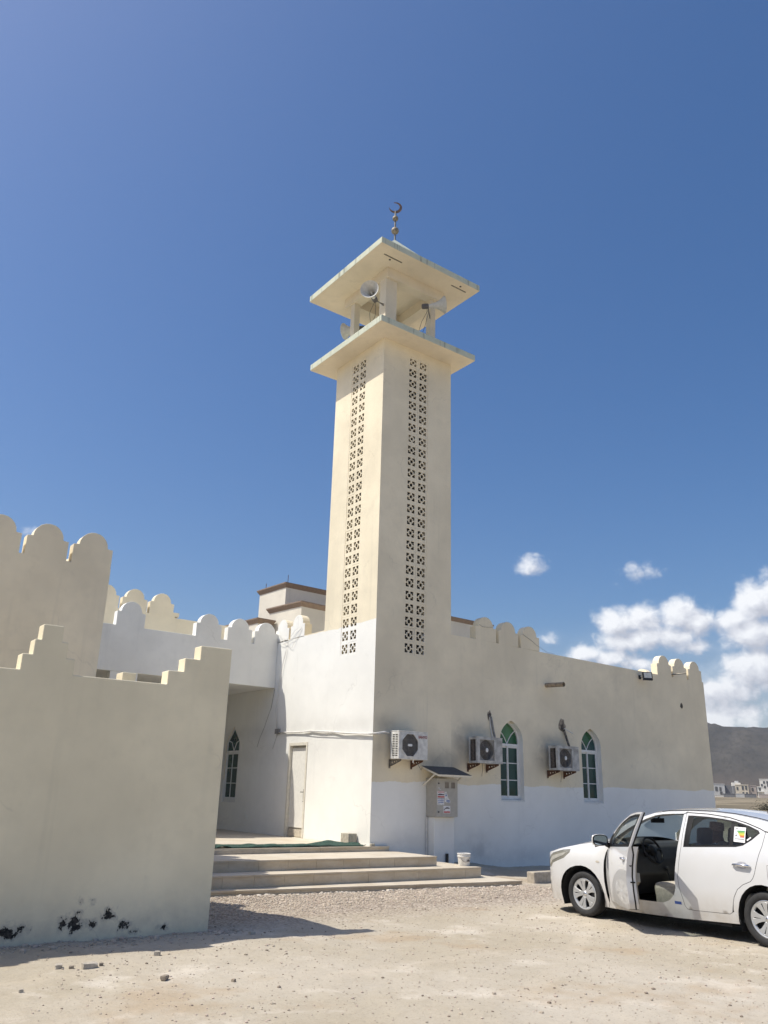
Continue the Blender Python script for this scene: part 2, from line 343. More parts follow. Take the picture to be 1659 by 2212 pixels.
MAT['black']=flat('black_plastic',(.016,.016,.017),.5)
MAT['rubber']=flat('tyre_rubber',(.026,.026,.027),.78,var=.12,scale=20)
MAT['cab']=flat('grey_painted_cabinet',(.43,.405,.355),.5,var=.04)
MAT['roofdark']=flat('dark_hood_sheet',(.075,.078,.082),.6,var=.15)
MAT['paper']=flat('white_paper',(.78,.77,.76),.8); MAT['red']=flat('red_print',(.55,.10,.09),.8); MAT['blue']=flat('blue_print',(.16,.22,.42),.8); MAT['ink']=flat('dark_print',(.06,.05,.06),.8)
MAT['horn']=flat('grey_white_horn',(.62,.61,.57),.6,var=.07); MAT['horn_dark']=flat('horn_driver',(.12,.11,.11),.6)
MAT['brass']=flat('weathered_brass_finial',(.30,.255,.19),.6,.35,var=.18,scale=16)
MAT['cresc']=flat('tarnished_copper_crescent',(.20,.125,.09),.5,.6,var=.2)
MAT['wire']=flat('grey_cable',(.45,.44,.42),.7); MAT['wire_dark']=flat('dark_cable',(.05,.045,.04),.7); MAT['conduit']=flat('white_conduit',(.70,.68,.64),.6)
MAT['bucket']=flat('white_plastic_bucket',(.74,.72,.68),.5,var=.06)
MAT['cement']=flat('cement_block',(.40,.375,.31),.95,var=.14,scale=18,bump=.5)
MAT['brown']=flat('brown_cornice_paint',(.25,.185,.14),.8,var=.07); MAT['house']=plaster('house_plaster',(.70,.655,.565)); MAT['house_grey']=plaster('grey_house_plaster',(.60,.585,.54))
MAT['mat']=flat('green_plastic_turf',(.025,.068,.05),.9,var=.35,scale=24,bump=.6)
MAT['spot']=flat('floodlight_lens',(.50,.51,.49),.25)

# ------------------------------------------------------------------ ground
def gh(x,y):
    r=np.hypot(x,y); s=np.clip((y-9.6)/3.2,0,1); s=s*s*(3-2*s)
    z=-.12*s*np.clip((60-r)/30,0,1)
    z=z+.24*np.exp(-((x-13.9)/1.15)**2-((y-15.9)/.95)**2)+.06*np.exp(-((x-16.6)/1.3)**2-((y-15.8)/.6)**2)
    z=z+.0092*np.maximum(0,r-42)*np.clip((r-42)/60,0,1)
    return z
def ground():
    def axis(a,b,step):
        core=list(np.arange(a,b,step)); lo=[];d=step;p=a
        while p>-2600: d*=1.28; p-=d; lo.append(p)
        hi=[];d=step;p=core[-1]
        while p<3200: d*=1.28; p+=d; hi.append(p)
        return np.array(lo[::-1]+core+hi)
    xs=axis(-1.5,17.5,.055); ys=axis(1.5,16.5,.055)
    X,Y=np.meshgrid(xs,ys,indexing='ij'); Z=gh(X,Y)
    near=(np.hypot(X-8,Y-8)<16)
    for i in range(len(xs)):
        for j in range(len(ys)):
            if near[i,j]:
                v=Vector((X[i,j],Y[i,j],0)); Z[i,j]+=.018*mnoise.noise(v*.9)+.010*mnoise.noise(v*3.1)+.007*mnoise.noise(v*8.7)
            elif 45<math.hypot(X[i,j],Y[i,j])<600: Z[i,j]+=.35*mnoise.noise(Vector((X[i,j],Y[i,j],0))*.045)
    nx,ny=len(xs),len(ys)
    V=np.stack([X.ravel(),Y.ravel(),Z.ravel()],1); idx=np.arange(nx*ny).reshape(nx,ny)
    F=np.stack([idx[:-1,:-1].ravel(),idx[1:,:-1].ravel(),idx[1:,1:].ravel(),idx[:-1,1:].ravel()],1)
    me=bpy.data.meshes.new('ground'); me.from_pydata(V.tolist(),[],F.tolist()); me.shade_smooth()
    g=G('sandy_gravel_ground'); p=g.pos(); x,y,z=g.xyz(p)
    a=g.noise(p,.32,5,.6); b=g.noise(p,1.1,6,.65,off=(3,1,0)); c=g.noise(p,9,5,.7); f=g.noise(p,70,3,.7)
    col=g.mix(g.ramp(a,.35,.65),(.40,.348,.265),(.47,.42,.345)); col=g.mix(g.M('MULTIPLY',g.ramp(b,.52,.70),.85),col,(.58,.525,.445))
    col=g.mix(g.M('MULTIPLY',g.ramp(g.noise(p,.6,4,.6,off=(9,4,0)),.55,.68),.55),col,(.37,.275,.175))
    col=g.mix(g.M('MULTIPLY',g.ramp(c,.5,.72),.30),col,(.30,.245,.18))
    col=g.mix(g.M('MULTIPLY',g.ramp(g.noise(p,34,4,.75),.52,.70),.32),col,(.26,.21,.155)); col=g.mix(g.M('MULTIPLY',g.ramp(g.noise(p,55,3,.7,off=(2,2,0)),.56,.72),.35),col,(.60,.54,.45))
    # crushed stone in front of the stairs
    dy=g.M('SUBTRACT',y,g.M('SUBTRACT',13.2,g.M('MULTIPLY',x,.03))); gm=g.M('MULTIPLY',g.ramp(y,9.0,10.8),g.ramp(x,14.4,12.6)); gm=g.M('MULTIPLY',gm,g.ramp(b,.30,.5,.55,1))
    cell=g.N.new('ShaderNodeTexVoronoi'); g.L.new(p,cell.inputs['Vector']); cell.inputs['Scale'].default_value=26
    gc=g.mix(g.ramp(g.xyz(cell.outputs['Color'])[0],.0,1.),(.33,.27,.22),(.55,.475,.40)); gc=g.mix(g.ramp(cell.outputs['Distance'],.45,.75),gc,(.16,.13,.105))
    col=g.mix(g.M('MULTIPLY',gm,.85),col,gc)
    cell2=g.N.new('ShaderNodeTexVoronoi'); g.L.new(p,cell2.inputs['Vector']); cell2.inputs['Scale'].default_value=38
    spk=g.M('MULTIPLY',g.M('LESS_THAN',cell2.outputs['Distance'],.22),g.M('GREATER_THAN',g.xyz(cell2.outputs['Color'])[1],.72)); col=g.mix(g.M('MULTIPLY',spk,.45),col,(.22,.18,.14))
    for (c0,c1,c2) in ((6.55,.16,.0),(8.0,.16,.0),(3.2,.62,1.5),(4.75,.62,1.5)):
        yy=g.M('ADD',g.M('MULTIPLY_ADD',x,c1,c0-4*c1),g.M('MULTIPLY',g.M('SINE',g.M('MULTIPLY_ADD',x,.45,c2)),.35)); dd=g.M('ABSOLUTE',g.M('SUBTRACT',y,yy))
        tr=g.M('MULTIPLY',g.ramp(dd,.16,.07),g.ramp(g.noise(p,.9,4,.6,off=(c0,0,0)),.46,.62)); rib=g.ramp(g.M('SINE',g.M('MULTIPLY',g.M('ADD',x,g.M('MULTIPLY',y,.3)),70.)),-.4,.6,.55,1.); col=g.mix(g.M('MULTIPLY',g.M('MULTIPLY',tr,rib),.35),col,(.52,.45,.355))
    # dry scrub field further out
    d=g.M('SQRT',g.M('ADD',g.M('MULTIPLY',x,x),g.M('MULTIPLY',y,y))); far=g.ramp(d,32,60)
    fc=g.mix(g.ramp(g.noise(p,.05,5,.7,(1,1,1)),.42,.60),(.15,.125,.085),(.30,.25,.175)); fc=g.mix(g.M('MULTIPLY',g.ramp(g.noise(p,.25,5,.7),.52,.66),.7),fc,(.13,.115,.075))
    col=g.mix(far,col,fc)
    g.set('Base Color',col).set('Roughness',.97).set('Specular IOR Level',.15)
    h=g.M('ADD',g.M('MULTIPLY',f,.35),g.M('ADD',c,g.M('MULTIPLY',g.M('MULTIPLY',gm,cell.outputs['Distance']),-1.2))); g.bump(h,.6,.02)
    me.materials.append(g.m); o=bpy.data.objects.new('ground',me); COL.objects.link(o); o['kind']='structure'
ground()
def gz(x,y):
    v=Vector((x,y,0)); return float(gh(np.float64(x),np.float64(y)))+.018*mnoise.noise(v*.9)+.010*mnoise.noise(v*3.1)+.007*mnoise.noise(v*8.7)

def hill():
    b=MB(); us=np.linspace(-8,75,150); vs=np.linspace(0,1,46)
    def fn(a,t):
        d=1000+650*t; top=112+30*math.tanh((a-29)/7.5)+6*math.sin(a*.31)+12*math.sin(a*.09+2); 
        s=t**.8; v=Vector((a*.35,t*6,0)); k=1+.05*mnoise.noise(v)+.05*mnoise.noise(v*2.7)+.03*mnoise.noise(v*7)
        gul=abs(mnoise.noise(Vector((a*.55+t*.8,t*1.2,3))))*16*min(1,t*4)*max(0,1-t*1.05)+abs(mnoise.noise(Vector((a*1.7+t*1.5,t*2.,8))))*6*min(1,t*4)*max(0,1-t*1.05)
        z=7-gul+top*math.sin(min(1,s*1.35)*math.pi/2)*k*(1 if t>0 else 0)+(0 if t<.74 else -(t-.74)*60)+ (3.*mnoise.noise(v*19) if .05<t<.9 else 0)
        return (d*math.cos(R(a)),d*math.sin(R(a)),z-4 if t==0 else z)
    b.grid(fn,us,vs)
    g=G('scrubby_hillside'); p=g.pos(); x,y,z=g.xyz(p); cb=g.N.new('ShaderNodeCombineXYZ')        # cover follows the slope face
    g.L.new(g.M('ADD',g.M('MULTIPLY',x,-.5),g.M('MULTIPLY',y,.866)),cb.inputs[0]); g.L.new(z,cb.inputs[1]); q=cb.outputs[0]
    n=g.noise(q,.020,6,.62); n2=g.noise(q,.16,5,.75); n3=g.noise(q,.007,3,.5)
    c=g.mix(g.ramp(n,.35,.65),(.052,.049,.044),(.092,.082,.069)); c=g.mix(g.M('MULTIPLY',g.ramp(n2,.44,.62),.7),c,(.030,.031,.027)); c=g.mix(g.M('MULTIPLY',g.ramp(n3,.5,.7),.5),c,(.10,.085,.068)); c=g.mix(g.M('MULTIPLY',g.ramp(z,42,14),.45),c,(.13,.10,.08))
    g.set('Base Color',c).set('Roughness',1.).set('Specular IOR Level',.1)
    o=b.build('hill',g.m,smooth=180); o['kind']='structure'
hill()

# ------------------------------------------------------------------ merlons
def merlon_profile(w=.74,h=.36,ins=.10,n=10):
    r=(w-2*ins)/2; pts=[(0,-.01),(w,-.01),(w,h),(w-ins,h+.01)]
    pts+=[(w/2+r*math.cos(math.pi*k/n),h+.01+r*1.0*math.sin(math.pi*k/n)) for k in range(1,n)]
    return pts+[(ins,h+.01),(0,h)]
PROF=merlon_profile()
def merlon_mesh(mats,faces_mi=False,d=.23):
    b=MB(); b.ext(PROF,[],lambda u,v,w:(u,w,v),0,d)
    o=b.build('merlon',mats,bevel=.008,local=True); return o
def place_merlons(src,parent,spots,first=True):
    """spots: (x,y,z,rot) in world; the first uses src itself"""
    rl=root_loc(parent)
    for i,(x,y,z,rz) in enumerate(spots):
        o=src if i==0 and first else src.copy()
        if o is not src: COL.objects.link(o)
        o.parent=parent; o.location=Vector((x,y,z))-rl; o.rotation_euler=(0,0,rz)

# ------------------------------------------------------------------ minaret
TX0,TX1,TY0,TY1=11.37,13.76,15.58,17.87
def minaret():
    t=thing('minaret','tall square cream minaret with two columns of pierced vent blocks on each face','minaret',(12.565,16.72,0))
    ZT=13.27; vx0,vx1=12.385-.178,12.745+.178; vy0,vy1=16.55-.178,16.90+.178; pitch=.3296; zb=4.955-pitch/2; zt=zb+25*pitch
    th=.22
    b=MB()
    b.ext([(TX0,-.3),(TX1,-.3),(TX1,ZT),(TX0,ZT)],[[(vx0,zb),(vx1,zb),(vx1,zt),(vx0,zt)]],lambda u,v,w:(u,w,v),TY0,TY0+th)
    b.ext([(TY0+th,-.3),(TY1-th,-.3),(TY1-th,ZT),(TY0+th,ZT)],[[(vy0,zb),(vy1,zb),(vy1,zt),(vy0,zt)]],lambda u,v,w:(w,u,v),TX0,TX0+th)
    b.box(TX1-th,TX1,TY0+th,TY1-th,-.3,ZT); b.box(TX0,TX1,TY1-th,TY1,-.3,ZT)
    b.build('shaft',MAT['shaft'],t)
    b=MB(); b.box(TX0+th+.10,TX1-th-.002,TY0+th+.10,TY1-th-.002,3.6,ZT-.2); b.build('vent_dark_core',flat('vent_shade_dark',(.06,.052,.045),.95),t)  # dark box added inside the shaft; its colour gives the vent holes shade
    # pierced blocks
    def block(shrink):
        bb=MB(); a,c=.1785,.1652; o=[(-a,-c),(a,-c),(a,c),(-a,c)]; U,V=.124-shrink,.113-shrink; k=.056-shrink; l=.098-shrink; q=.045-shrink*.4
        holes=[[(-q,-q),(q,-q),(q,q),(-q,q)]]
        for sx in (-1,1):
            for sy in (-1,1): holes.append([(sx*U,sy*V),(sx*(U-l),sy*V),(sx*(U-l),sy*(V-k)),(sx*(U-k),sy*(V-k)),(sx*(U-k),sy*(V-l)),(sx*U,sy*(V-l))])
        bb.ext(o,holes,lambda u,v,w:(u,w,v),0,.026,back=True); return bb.build('vent_block',MAT['shaft'],local=True)
    src=block(0.); odd=block(.013); rl=root_loc(t); rr=random.Random(3); used=set()
    for face in range(2):
        for col in range(2):
            for row in range(25):
                z=zb+(row+.5)*pitch
                special=(face,col,row) in ((0,0,24),(0,0,17),(0,1,24)); s=odd if special else src
                o=s if s.name not in used else s.copy()
                if s.name in used: COL.objects.link(o)
                used.add(s.name); o.parent=t; j=lambda k:rr.uniform(-k,k)
                if face==0: o.location=Vector(((12.385,12.745)[col]+j(.003),TY0+.004+abs(j(.006)),z+j(.003)))-rl; o.rotation_euler=(0,j(.006),0)
                else: o.location=Vector((TX0+.004+abs(j(.006)),(16.90,16.55)[col]+j(.003),z+j(.003)))-rl; o.rotation_euler=(j(.006),0,-math.pi/2)
    # balcony slab, lantern, roof
    def slab(name,x0,x1,y0,y1,z0,z1):
        b=MB(); b.mi=1; b.box(x0,x1,y0,y1,z0,z1); b.m=[0,1,1,1,1,1]; b.build(name,[MAT['soffit'],MAT['fascia']],t,bevel=.01)
    slab('balcony_slab',10.79,14.13,14.95,18.45,ZT+.0,ZT+.185)
    zc=ZT+.185
    for i,(x0,x1,y0,y1) in enumerate(((11.46,11.85,15.70,16.0),(13.12,13.31,15.74,15.95),(11.5,11.70,17.3,17.5),(13.12,13.31,17.3,17.5))):
        b=MB(); b.box(x0,x1,y0,y1,zc,15.32); b.build('column',MAT['soffit'],t,bevel=.012)
    for (x0,x1,y0,y1) in ((11.45,13.52,15.62,15.93),(11.45,13.52,17.42,17.75),(11.45,11.76,15.93,17.42),(13.22,13.52,15.93,17.42)):
        b=MB(); b.box(x0,x1,y0,y1,15.30,15.61); b.build('ring_beam',MAT['soffit'],t)
    slab('roof_slab',10.67,14.27,14.87,18.53,15.61,15.80)
    # hairline slots and drips in the roof slab's underside
    for (x0,y0,dx,dy) in ((11.02,15.22,.62,0),(13.42,15.15,.56,0)):
        b=MB(); b.box(x0,x0+dx,y0,y0+.03,15.596,15.612); b.build('lamp_batten',MAT['steel'],t)
        b=MB(); b.lathe([(.03,15.60),(.03,15.612)],Matrix.Translation((x0+dx*.45,y0+(.12 if x0<12 else -.10),0)),10,True); b.build('drip_hole',MAT['black'],t)
    b=MB(); ap=(12.53,16.78,17.73); bs=[(10.92,15.12,15.802),(14.02,15.12,15.802),(14.02,18.28,15.802),(10.92,18.28,15.802)]
    b.add(bs+[ap],[(0,1,4),(1,2,4),(2,3,4),(3,0,4),(3,2,1,0)]); b.build('roof_pyramid',MAT['fascia'],t)
    cx,cy=12.53,16.78; T=lambda z:Matrix.Translation((cx,cy,z))
    b=MB(); b.tube([(cx,cy,17.5),(cx,cy,18.80)],.028,10); b.build('finial_pole',MAT['steel'],t,smooth=40)
    for z,r in ((18.06,.118),(18.52,.092)):
        b=MB(); b.ball((cx,cy,z),r,24); b.build('finial_ball',MAT['brass'],t,smooth=180)
    # crescent: tilted open to the upper left, facing the viewer side
    b=MB(); n=26; ro,ri=.20,.150; pts=[]
    a0,a1=R(35),R(325)
    out=[(ro*math.cos(a0+(a1-a0)*k/n),ro*math.sin(a0+(a1-a0)*k/n)) for k in range(n+1)]
    inn=[]; ex=.052
    for k in range(n+1):
        a=a1+(a0-a1)*k/n; f=math.sin(math.pi*k/n)
        rr_=ro-.004-.078*f; inn.append((rr_*math.cos(a),rr_*math.sin(a)))
    ro_=R(142); ux=Vector((.80,-.60,0))
    def cf(u,v,w):
        a=u*math.cos(ro_)-v*math.sin(ro_); c=u*math.sin(ro_)+v*math.cos(ro_)
        return Vector((cx,cy,18.93))+ux*a+Vector((0,0,c))+Vector((.6,.8,0))*w
    b.ext(out+inn,[],cf,-.014,.014); b.build('crescent',MAT['cresc'],t)
    return t
minaret()

def loudspeaker(label,pos,dirv,spin):
    d=Vector(dirv).normalized(); t=thing('loudspeaker',label,'loudspeaker',pos,'horn loudspeakers in the minaret lantern')
    q=d.to_track_quat('Z','Y').to_matrix().to_4x4()@Matrix.Scale(1.14,4)
    b=MB(); b.lathe([(.045,-.02),(.05,.05),(.062,.12),(.085,.20),(.12,.28),(.17,.35),(.215,.40),(.225,.41),(.222,.418),(.205,.405),(.16,.345),(.11,.275),(.075,.20),(.05,.12),(.04,.05)],q,32); b.build('horn',MAT['horn'],t,local=True,smooth=60)
    b=MB(); b.lathe([(.0,.26),(.018,.25),(.04,.12),(.05,.0)],q,16); b.build('inner_cone',MAT['horn'],t,local=True,smooth=60)
    b=MB(); b.lathe([(.0,-.17),(.062,-.165),(.068,-.10),(.066,-.02),(.045,0)],q,20); b.build('driver',MAT['horn_dark'],t,local=True,smooth=40)
    return t
def loudspeakers():
    s1=loudspeaker('horn loudspeaker at the front of the minaret lantern, mouth turned to the viewer',(11.02,15.66,14.44),(-.72,-.60,-.10),0)
    s2=loudspeaker('horn loudspeaker on the right lantern column, mouth pointing right',(12.80,15.45,14.79),(.83,-.50,.18),0)
    s3=loudspeaker('horn loudspeaker half hidden behind the left lantern column',(11.9,17.66,14.74),(-.45,.85,.05),0)
    for s,p in ((s1,[(11.06,15.70,14.44),(11.50,15.80,14.42)]),(s2,[(12.80,15.47,14.78),(13.14,15.78,14.66)]),(s3,[(11.9,17.62,14.72),(11.65,17.48,14.6)])):
        b=MB(); b.tube(p,.014,6); b.tube([(p[0][0],p[0][1],p[0][2]-.06),(p[1][0],p[1][1],p[1][2]+.06)],.012,6); b.build('bracket',MAT['steel'],s)
    for pts in ([(11.1,15.72,14.36),(11.0,15.80,14.0),(11.12,15.9,13.7),(11.3,15.95,13.47)],[(11.12,15.72,14.36),(11.2,15.8,14.05),(11.15,16.0,13.47)]):
        b=MB(); b.tube(pts,.006,5); o=b.build('speaker_wire',MAT['wire_dark'],s1)
    for pts in ([(12.86,15.5,14.68),(12.8,15.6,14.2),(12.62,15.72,13.47)],[(12.82,15.5,14.68),(12.68,15.6,14.3),(12.5,15.72,13.47)]):
        b=MB(); b.tube(pts,.006,5); b.build('speaker_wire',MAT['wire_dark'],s2)
loudspeakers()

# ------------------------------------------------------------------ pointed windows
def arch_outline(w=.42,h=2.01):
    s=[(w,0),(w,h-.51),(w-.02,h-.37),(w-.07,h-.26),(w-.16,h-.155),(w-.28,h-.065),(0,h)]
    return s+[(-x,z) for x,z in s[-2::-1]]
def diamond_outline(w=.42,h=2.11):
    s=[(w,0),(w,h-.45),(w-.02,h-.40),(0,h)]
    return s+[(-x,z) for x,z in s[-2::-1]]
def window(parent,fn,outline,fan,label,straight=False,d0=.15):
    h=max(p[1] for p in outline); b=MB()
    inn=inset(outline,.042)
    b.ext(outline,[inn],fn,d0,d0+.055)
    tv=1.36
    b.ext([(-.385,tv),(.385,tv),(.385,tv+.065),(-.385,tv+.065)],[],fn,d0-.012,d0+.06)
    b.ext([(-.385,0.045),(.385,.045),(.385,.10),(-.385,.10)],[],fn,d0-.006,d0+.058)
    # two sliding sashes
    for s,(u0,u1,dd) in enumerate(((-.378,.015,.026),(-.015,.378,.004))):
        o=[(u0,.10),(u1,.10),(u1,tv),(u0,tv)]; b.ext(o,[inset(o,.038)],fn,d0+dd,d0+dd+.022)
        for k in (1,2):
            v=.10+(tv-.10)*k/3; b.ext([(u0+.03,v-.011),(u1-.03,v-.011),(u1-.03,v+.011),(u0+.03,v+.011)],[],fn,d0+dd+.004,d0+dd+.018)
    # fanlight bars
    top=tv+.065; arcs=[]
    for s in (-1,1):
        if straight: pts=[(0,top),(s*.16,top+.24),(s*.34,h-.46+.06)]
        else: pts=[(0,top),(s*.075,top+.13),(s*.16,top+.235),(s*.26,top+.315),(s*.36,top+.35)]
        arcs.append(pts); n=len(pts)
        b.tube([fn(u,v,d0+.03) for u,v in pts],.015,6)
    w=b.build('window',MAT['frame'],parent)
    w['label']=label
    def pane(poly,mat,d):
        p=MB(); p.ext(poly,[],fn,d,d+.006); p.build('pane',mat,w)
    for s,(u0,u1,dd) in enumerate(((-.36,-.003,.035),(.003,.36,.013))):
        for k in range(3):
            v0=.105+(tv-.105)*k/3+.008; v1=.105+(tv-.105)*(k+1)/3-.008; pane([(u0,v0),(u1,v0),(u1,v1),(u0,v1)],MAT['pane'],d0+dd)
    up=[p for p in inset(outline,.03) if p[1]>top+.3]        # right spring -> apex -> left spring
    up=[p for p in up]
    r=arcs[1]; l=arcs[0]
    cen=r+[p for p in up if p[1]>r[-1][1]+.004]+l[::-1][:-1]
    pane(cen,fan[0],d0+.034)
    for s,a in ((1,r),(-1,l)):
        e=[(s*.39,top)]+[(s*.39,min(a[-1][1],h-.48))]+[a[-1]]
        pane(([(0,top)]+e[:2]+a[::-1][:-1]),fan[1],d0+.034)
    return w

# ------------------------------------------------------------------ mosque hall with porch
def mosque():
    t=thing('mosque_hall','low cream and white mosque hall with rounded merlons, arched windows and a white porch','building',(17,17,0))
    X1=24.95; th=.23
    b=MB()
    def fw(u,v,w): return (u,15.58+w,v)
    wins=[(15.86,1.46),(19.03,1.455)]
    top=[(X1,5.34),(22.4,5.345),(17.05,5.42),(14.6,5.465),(TX1,5.47)]
    b.ext([(TX1,-.4),(X1,-.4)]+top,[[(xc+u,z0+v) for u,v in arch_outline()] for xc,z0 in wins],fw,0,th)
    b.build('front_wall',MAT['wall'],t)
    def sw(u,v,w): return (11.37+w,u,v)
    b=MB(); wo=[(22.57-u,1.215+v) for u,v in diamond_outline()]
    b.ext([(TY1,-.3),(24.5,-.3),(24.5,5.52),(TY1,5.57)],[wo,[(18.37,.475),(19.31,.475),(19.31,2.76),(18.37,2.76)]],sw,0,th)
    b.build('side_wall',MAT['wall'],t)
    b=MB(); b.box(X1-th,X1,15.58+th,24.5,-.4,5.34); b.build('end_wall',MAT['beige'],t)
    b=MB(); b.box(11.6,X1-th,24.27,24.5,-.4,5.4); b.build('back_wall',MAT['beige'],t)
    b=MB(); b.box(TX1,X1-th,15.81,24.27,4.8,4.95); b.box(11.6,TX1,TY1,24.27,4.8,4.95); b.build('roof_deck',MAT['beige'],t)
    b=MB(); b.box(11.65,X1-.3,15.9,24.2,.3,.4); b.build('hall_floor',MAT['stone'],t)
    # merlons
    mm=merlon_mesh(MAT['beige'])
    sp=[(14.63,15.58,5.463,0),(15.47,15.58,5.45,0),(16.31,15.58,5.44,0),(22.46,15.58,5.345,0),(23.29,15.58,5.342,0),(24.14,15.58,5.34,0)]
    sp+=[(x,24.27,5.4,0) for x in (21.0,)]+[(24.72,y,5.34,math.pi/2) for y in (16.6,17.45,18.3)]
    place_merlons(mm,t,[(x+(.23 if rz>0 else 0),y,z,rz) for x,y,z,rz in sp])
    mw=MB(); mw.ext(PROF,[],lambda u,v,w:(w,u,v),0,.23); ml=[]
    for f in mw.f: ml.append(0 if all(abs(mw.v[i][0])<1e-6 for i in f) else 1)
    mw.m=ml; sm=mw.build('merlon',[MAT['white'],MAT['beige']],local=True,bevel=.008)
    place_merlons(sm,t,[(11.37,18.87,5.545,0),(11.37,19.705,5.53,0)])
    # windows
    window(t,lambda u,v,w:(15.86+u,15.58+w,1.46+v),arch_outline(),(MAT['fan'],MAT['fan_green']),'arched window with bright green fanlight')
    window(t,lambda u,v,w:(19.03+u,15.58+w,1.455+v),arch_outline(),(MAT['fan_green'],MAT['fan_dark']),'arched window with dark green fanlight, nearer the far corner')
    window(t,lambda u,v,w:(11.37+w,22.57-u,1.215+v),diamond_outline(),(MAT['fan_dark'],MAT['fan_dark']),'pointed window in the porch shade',straight=True,d0=.025)
    for xc,z0 in wins:
        b=MB(); b.box(xc-.417,xc+.417,15.60,15.77,z0+.003,z0+.03); b.build('window_sill',MAT['white'],t)
    for (xc,z0) in wins:                                    # dark-coloured sheets stand in for the dim rooms behind the glass
        b=MB(); b.box(xc-.7,xc+.7,16.6,16.65,z0-.4,z0+2.4); b.build('dim_room_sheet',flat('dim_room_dark',(.12,.14,.12),.9),t)
    # metal door
    dr=MB(); o=[(18.375,.48),(19.305,.48),(19.305,2.755),(18.375,2.755)]; i=inset(o,.075); i=[(a,.48 if c<1 else c) for a,c in i]
    dr.ext(o,[],lambda u,v,w:(11.37+w,u,v),.10,.13)
    d=dr.build('door',MAT['cream_metal'],t)
    b=MB(); b.box(11.355,11.47,18.375,18.445,.476,2.755); b.box(11.355,11.47,19.235,19.305,.476,2.755); b.box(11.355,11.47,18.445,19.235,2.685,2.755); b.build('door_frame',MAT['cream_metal'],d,bevel=.006)
    b=MB(); b.box(11.43,11.452,18.455,19.225,.70,2.64); b.build('door_leaf',flat('cream_door_leaf',(.80,.78,.72),.5,var=.03),d,bevel=.005)
    b=MB(); b.box(11.425,11.45,18.455,19.225,.49,.665); b.build('kick_plate',flat('bare_kick_plate',(.55,.49,.40),.8,var=.12),d)
    b=MB(); b.box(11.40,11.432,18.49,18.53,1.36,1.62); b.tube([(11.41,18.51,1.55),(11.375,18.51,1.55),(11.37,18.62,1.55)],.011,8); b.build('handle',MAT['steel'],d)
    b=MB(); b.ball((11.40,18.5,1.33),.022,10); b.build('lock',MAT['black'],d)
    # porch: parapet, ceiling, pier, side piers
    b=MB(); b.box(4.78,11.368,20.29,20.52,4.27,5.42); b.build('porch_parapet',MAT['white'],t,bevel=.008)
    b=MB(); b.box(4.78,11.368,20.525,24.2,4.275,4.42); b.build('porch_ceiling',MAT['white'],t)
    mp=merlon_mesh(MAT['white']); place_merlons(mp,t,[(x,20.29,5.42,0) for x in (6.70,8.86,9.79,10.62)])
    for x in (6.72,):
        b=MB(); b.box(x,x+.7,20.30,20.51,.40,4.268); b.build('porch_pier',MAT['white'],t)
    b=MB(); b.box(4.9,11.365,24.21,24.44,.3,6.0); b.build('porch_back_wall',MAT['white'],t)
    # inner parapet with cream merlons behind the porch
    b=MB(); b.box(4.9,11.36,23.0,23.23,4.43,6.36); b.box(4.9,9.32,22.998,23.232,6.36,6.40); b.box(9.26,9.45,22.997,23.233,6.40,6.52); b.build('inner_parapet',MAT['beige'],t)
    mi=merlon_mesh(MAT['beige']); place_merlons(mi,t,[(x,22.995,6.40,0) for x in (6.85,7.69,8.52)])
    # spout, wall holes with pipe stubs
    b=MB(); b.tube([(17.25,15.70,4.52),(17.33,15.0,4.50)],.062,14,False); b.tube([(17.33,15.0,4.50),(17.25,15.70,4.52)],.052,14,False); b.build('rain_spout',flat('spout',(.34,.27,.19),.8,var=.2),t,smooth=60)
    hm=flat('raw_wall_hole',(.10,.085,.07),.95,var=.3)
    def hole(xc,zc,rx,rz,seed,mat=hm,d=.008):
        rr=random.Random(seed); n=14; b=MB(); b.ext([(xc+rx*math.cos(2*math.pi*k/n)*rr.uniform(.7,1.15),zc+rz*math.sin(2*math.pi*k/n)*rr.uniform(.75,1.15)) for k in range(n)],[],lambda u,v,w:(u,15.58-w,v),-.01,d); b.build('wall_hole',mat,t)
    rim=flat('broken_plaster',(.30,.255,.20),.95,var=.3)
    hole(15.07,3.53,.075,.14,1,rim); hole(15.07,3.53,.045,.09,5,hm,.011); hole(17.84,3.47,.14,.20,2,rim); hole(17.85,3.43,.065,.09,3,hm,.011); hole(23.585,4.47,.075,.085,4,hm)
    for pts,r,mm_ in (([(15.07,15.60,3.53),(15.08,15.53,3.50),(15.12,15.50,3.2),(15.16,15.47,2.95)],.028,MAT['ac_mid']),([(15.06,15.56,3.5),(15.09,15.545,3.2),(15.12,15.52,2.95)],.016,MAT['conduit']),
                   ([(17.85,15.62,3.42),(17.87,15.54,3.35),(17.93,15.50,3.1),(17.97,15.46,2.9)],.030,flat('split_lagging',(.16,.14,.12),.9,var=.6,scale=26)),([(17.9,15.56,3.4),(18.10,15.42,3.27)],.012,MAT['conduit']),
                   ([(23.22,15.70,5.42),(23.30,15.3,5.43),(23.36,15.15,5.435)],.02,MAT['steel'])):
        b=MB(); b.tube(pts,r,8); b.build('pipe',mm_,t,smooth=60)
    # stub box low in the porch wall
    b=MB(); b.box(11.355,11.372,21.37,21.60,.80,.955); b.build('socket_plate',MAT['white'],t)
    return t
mosque()

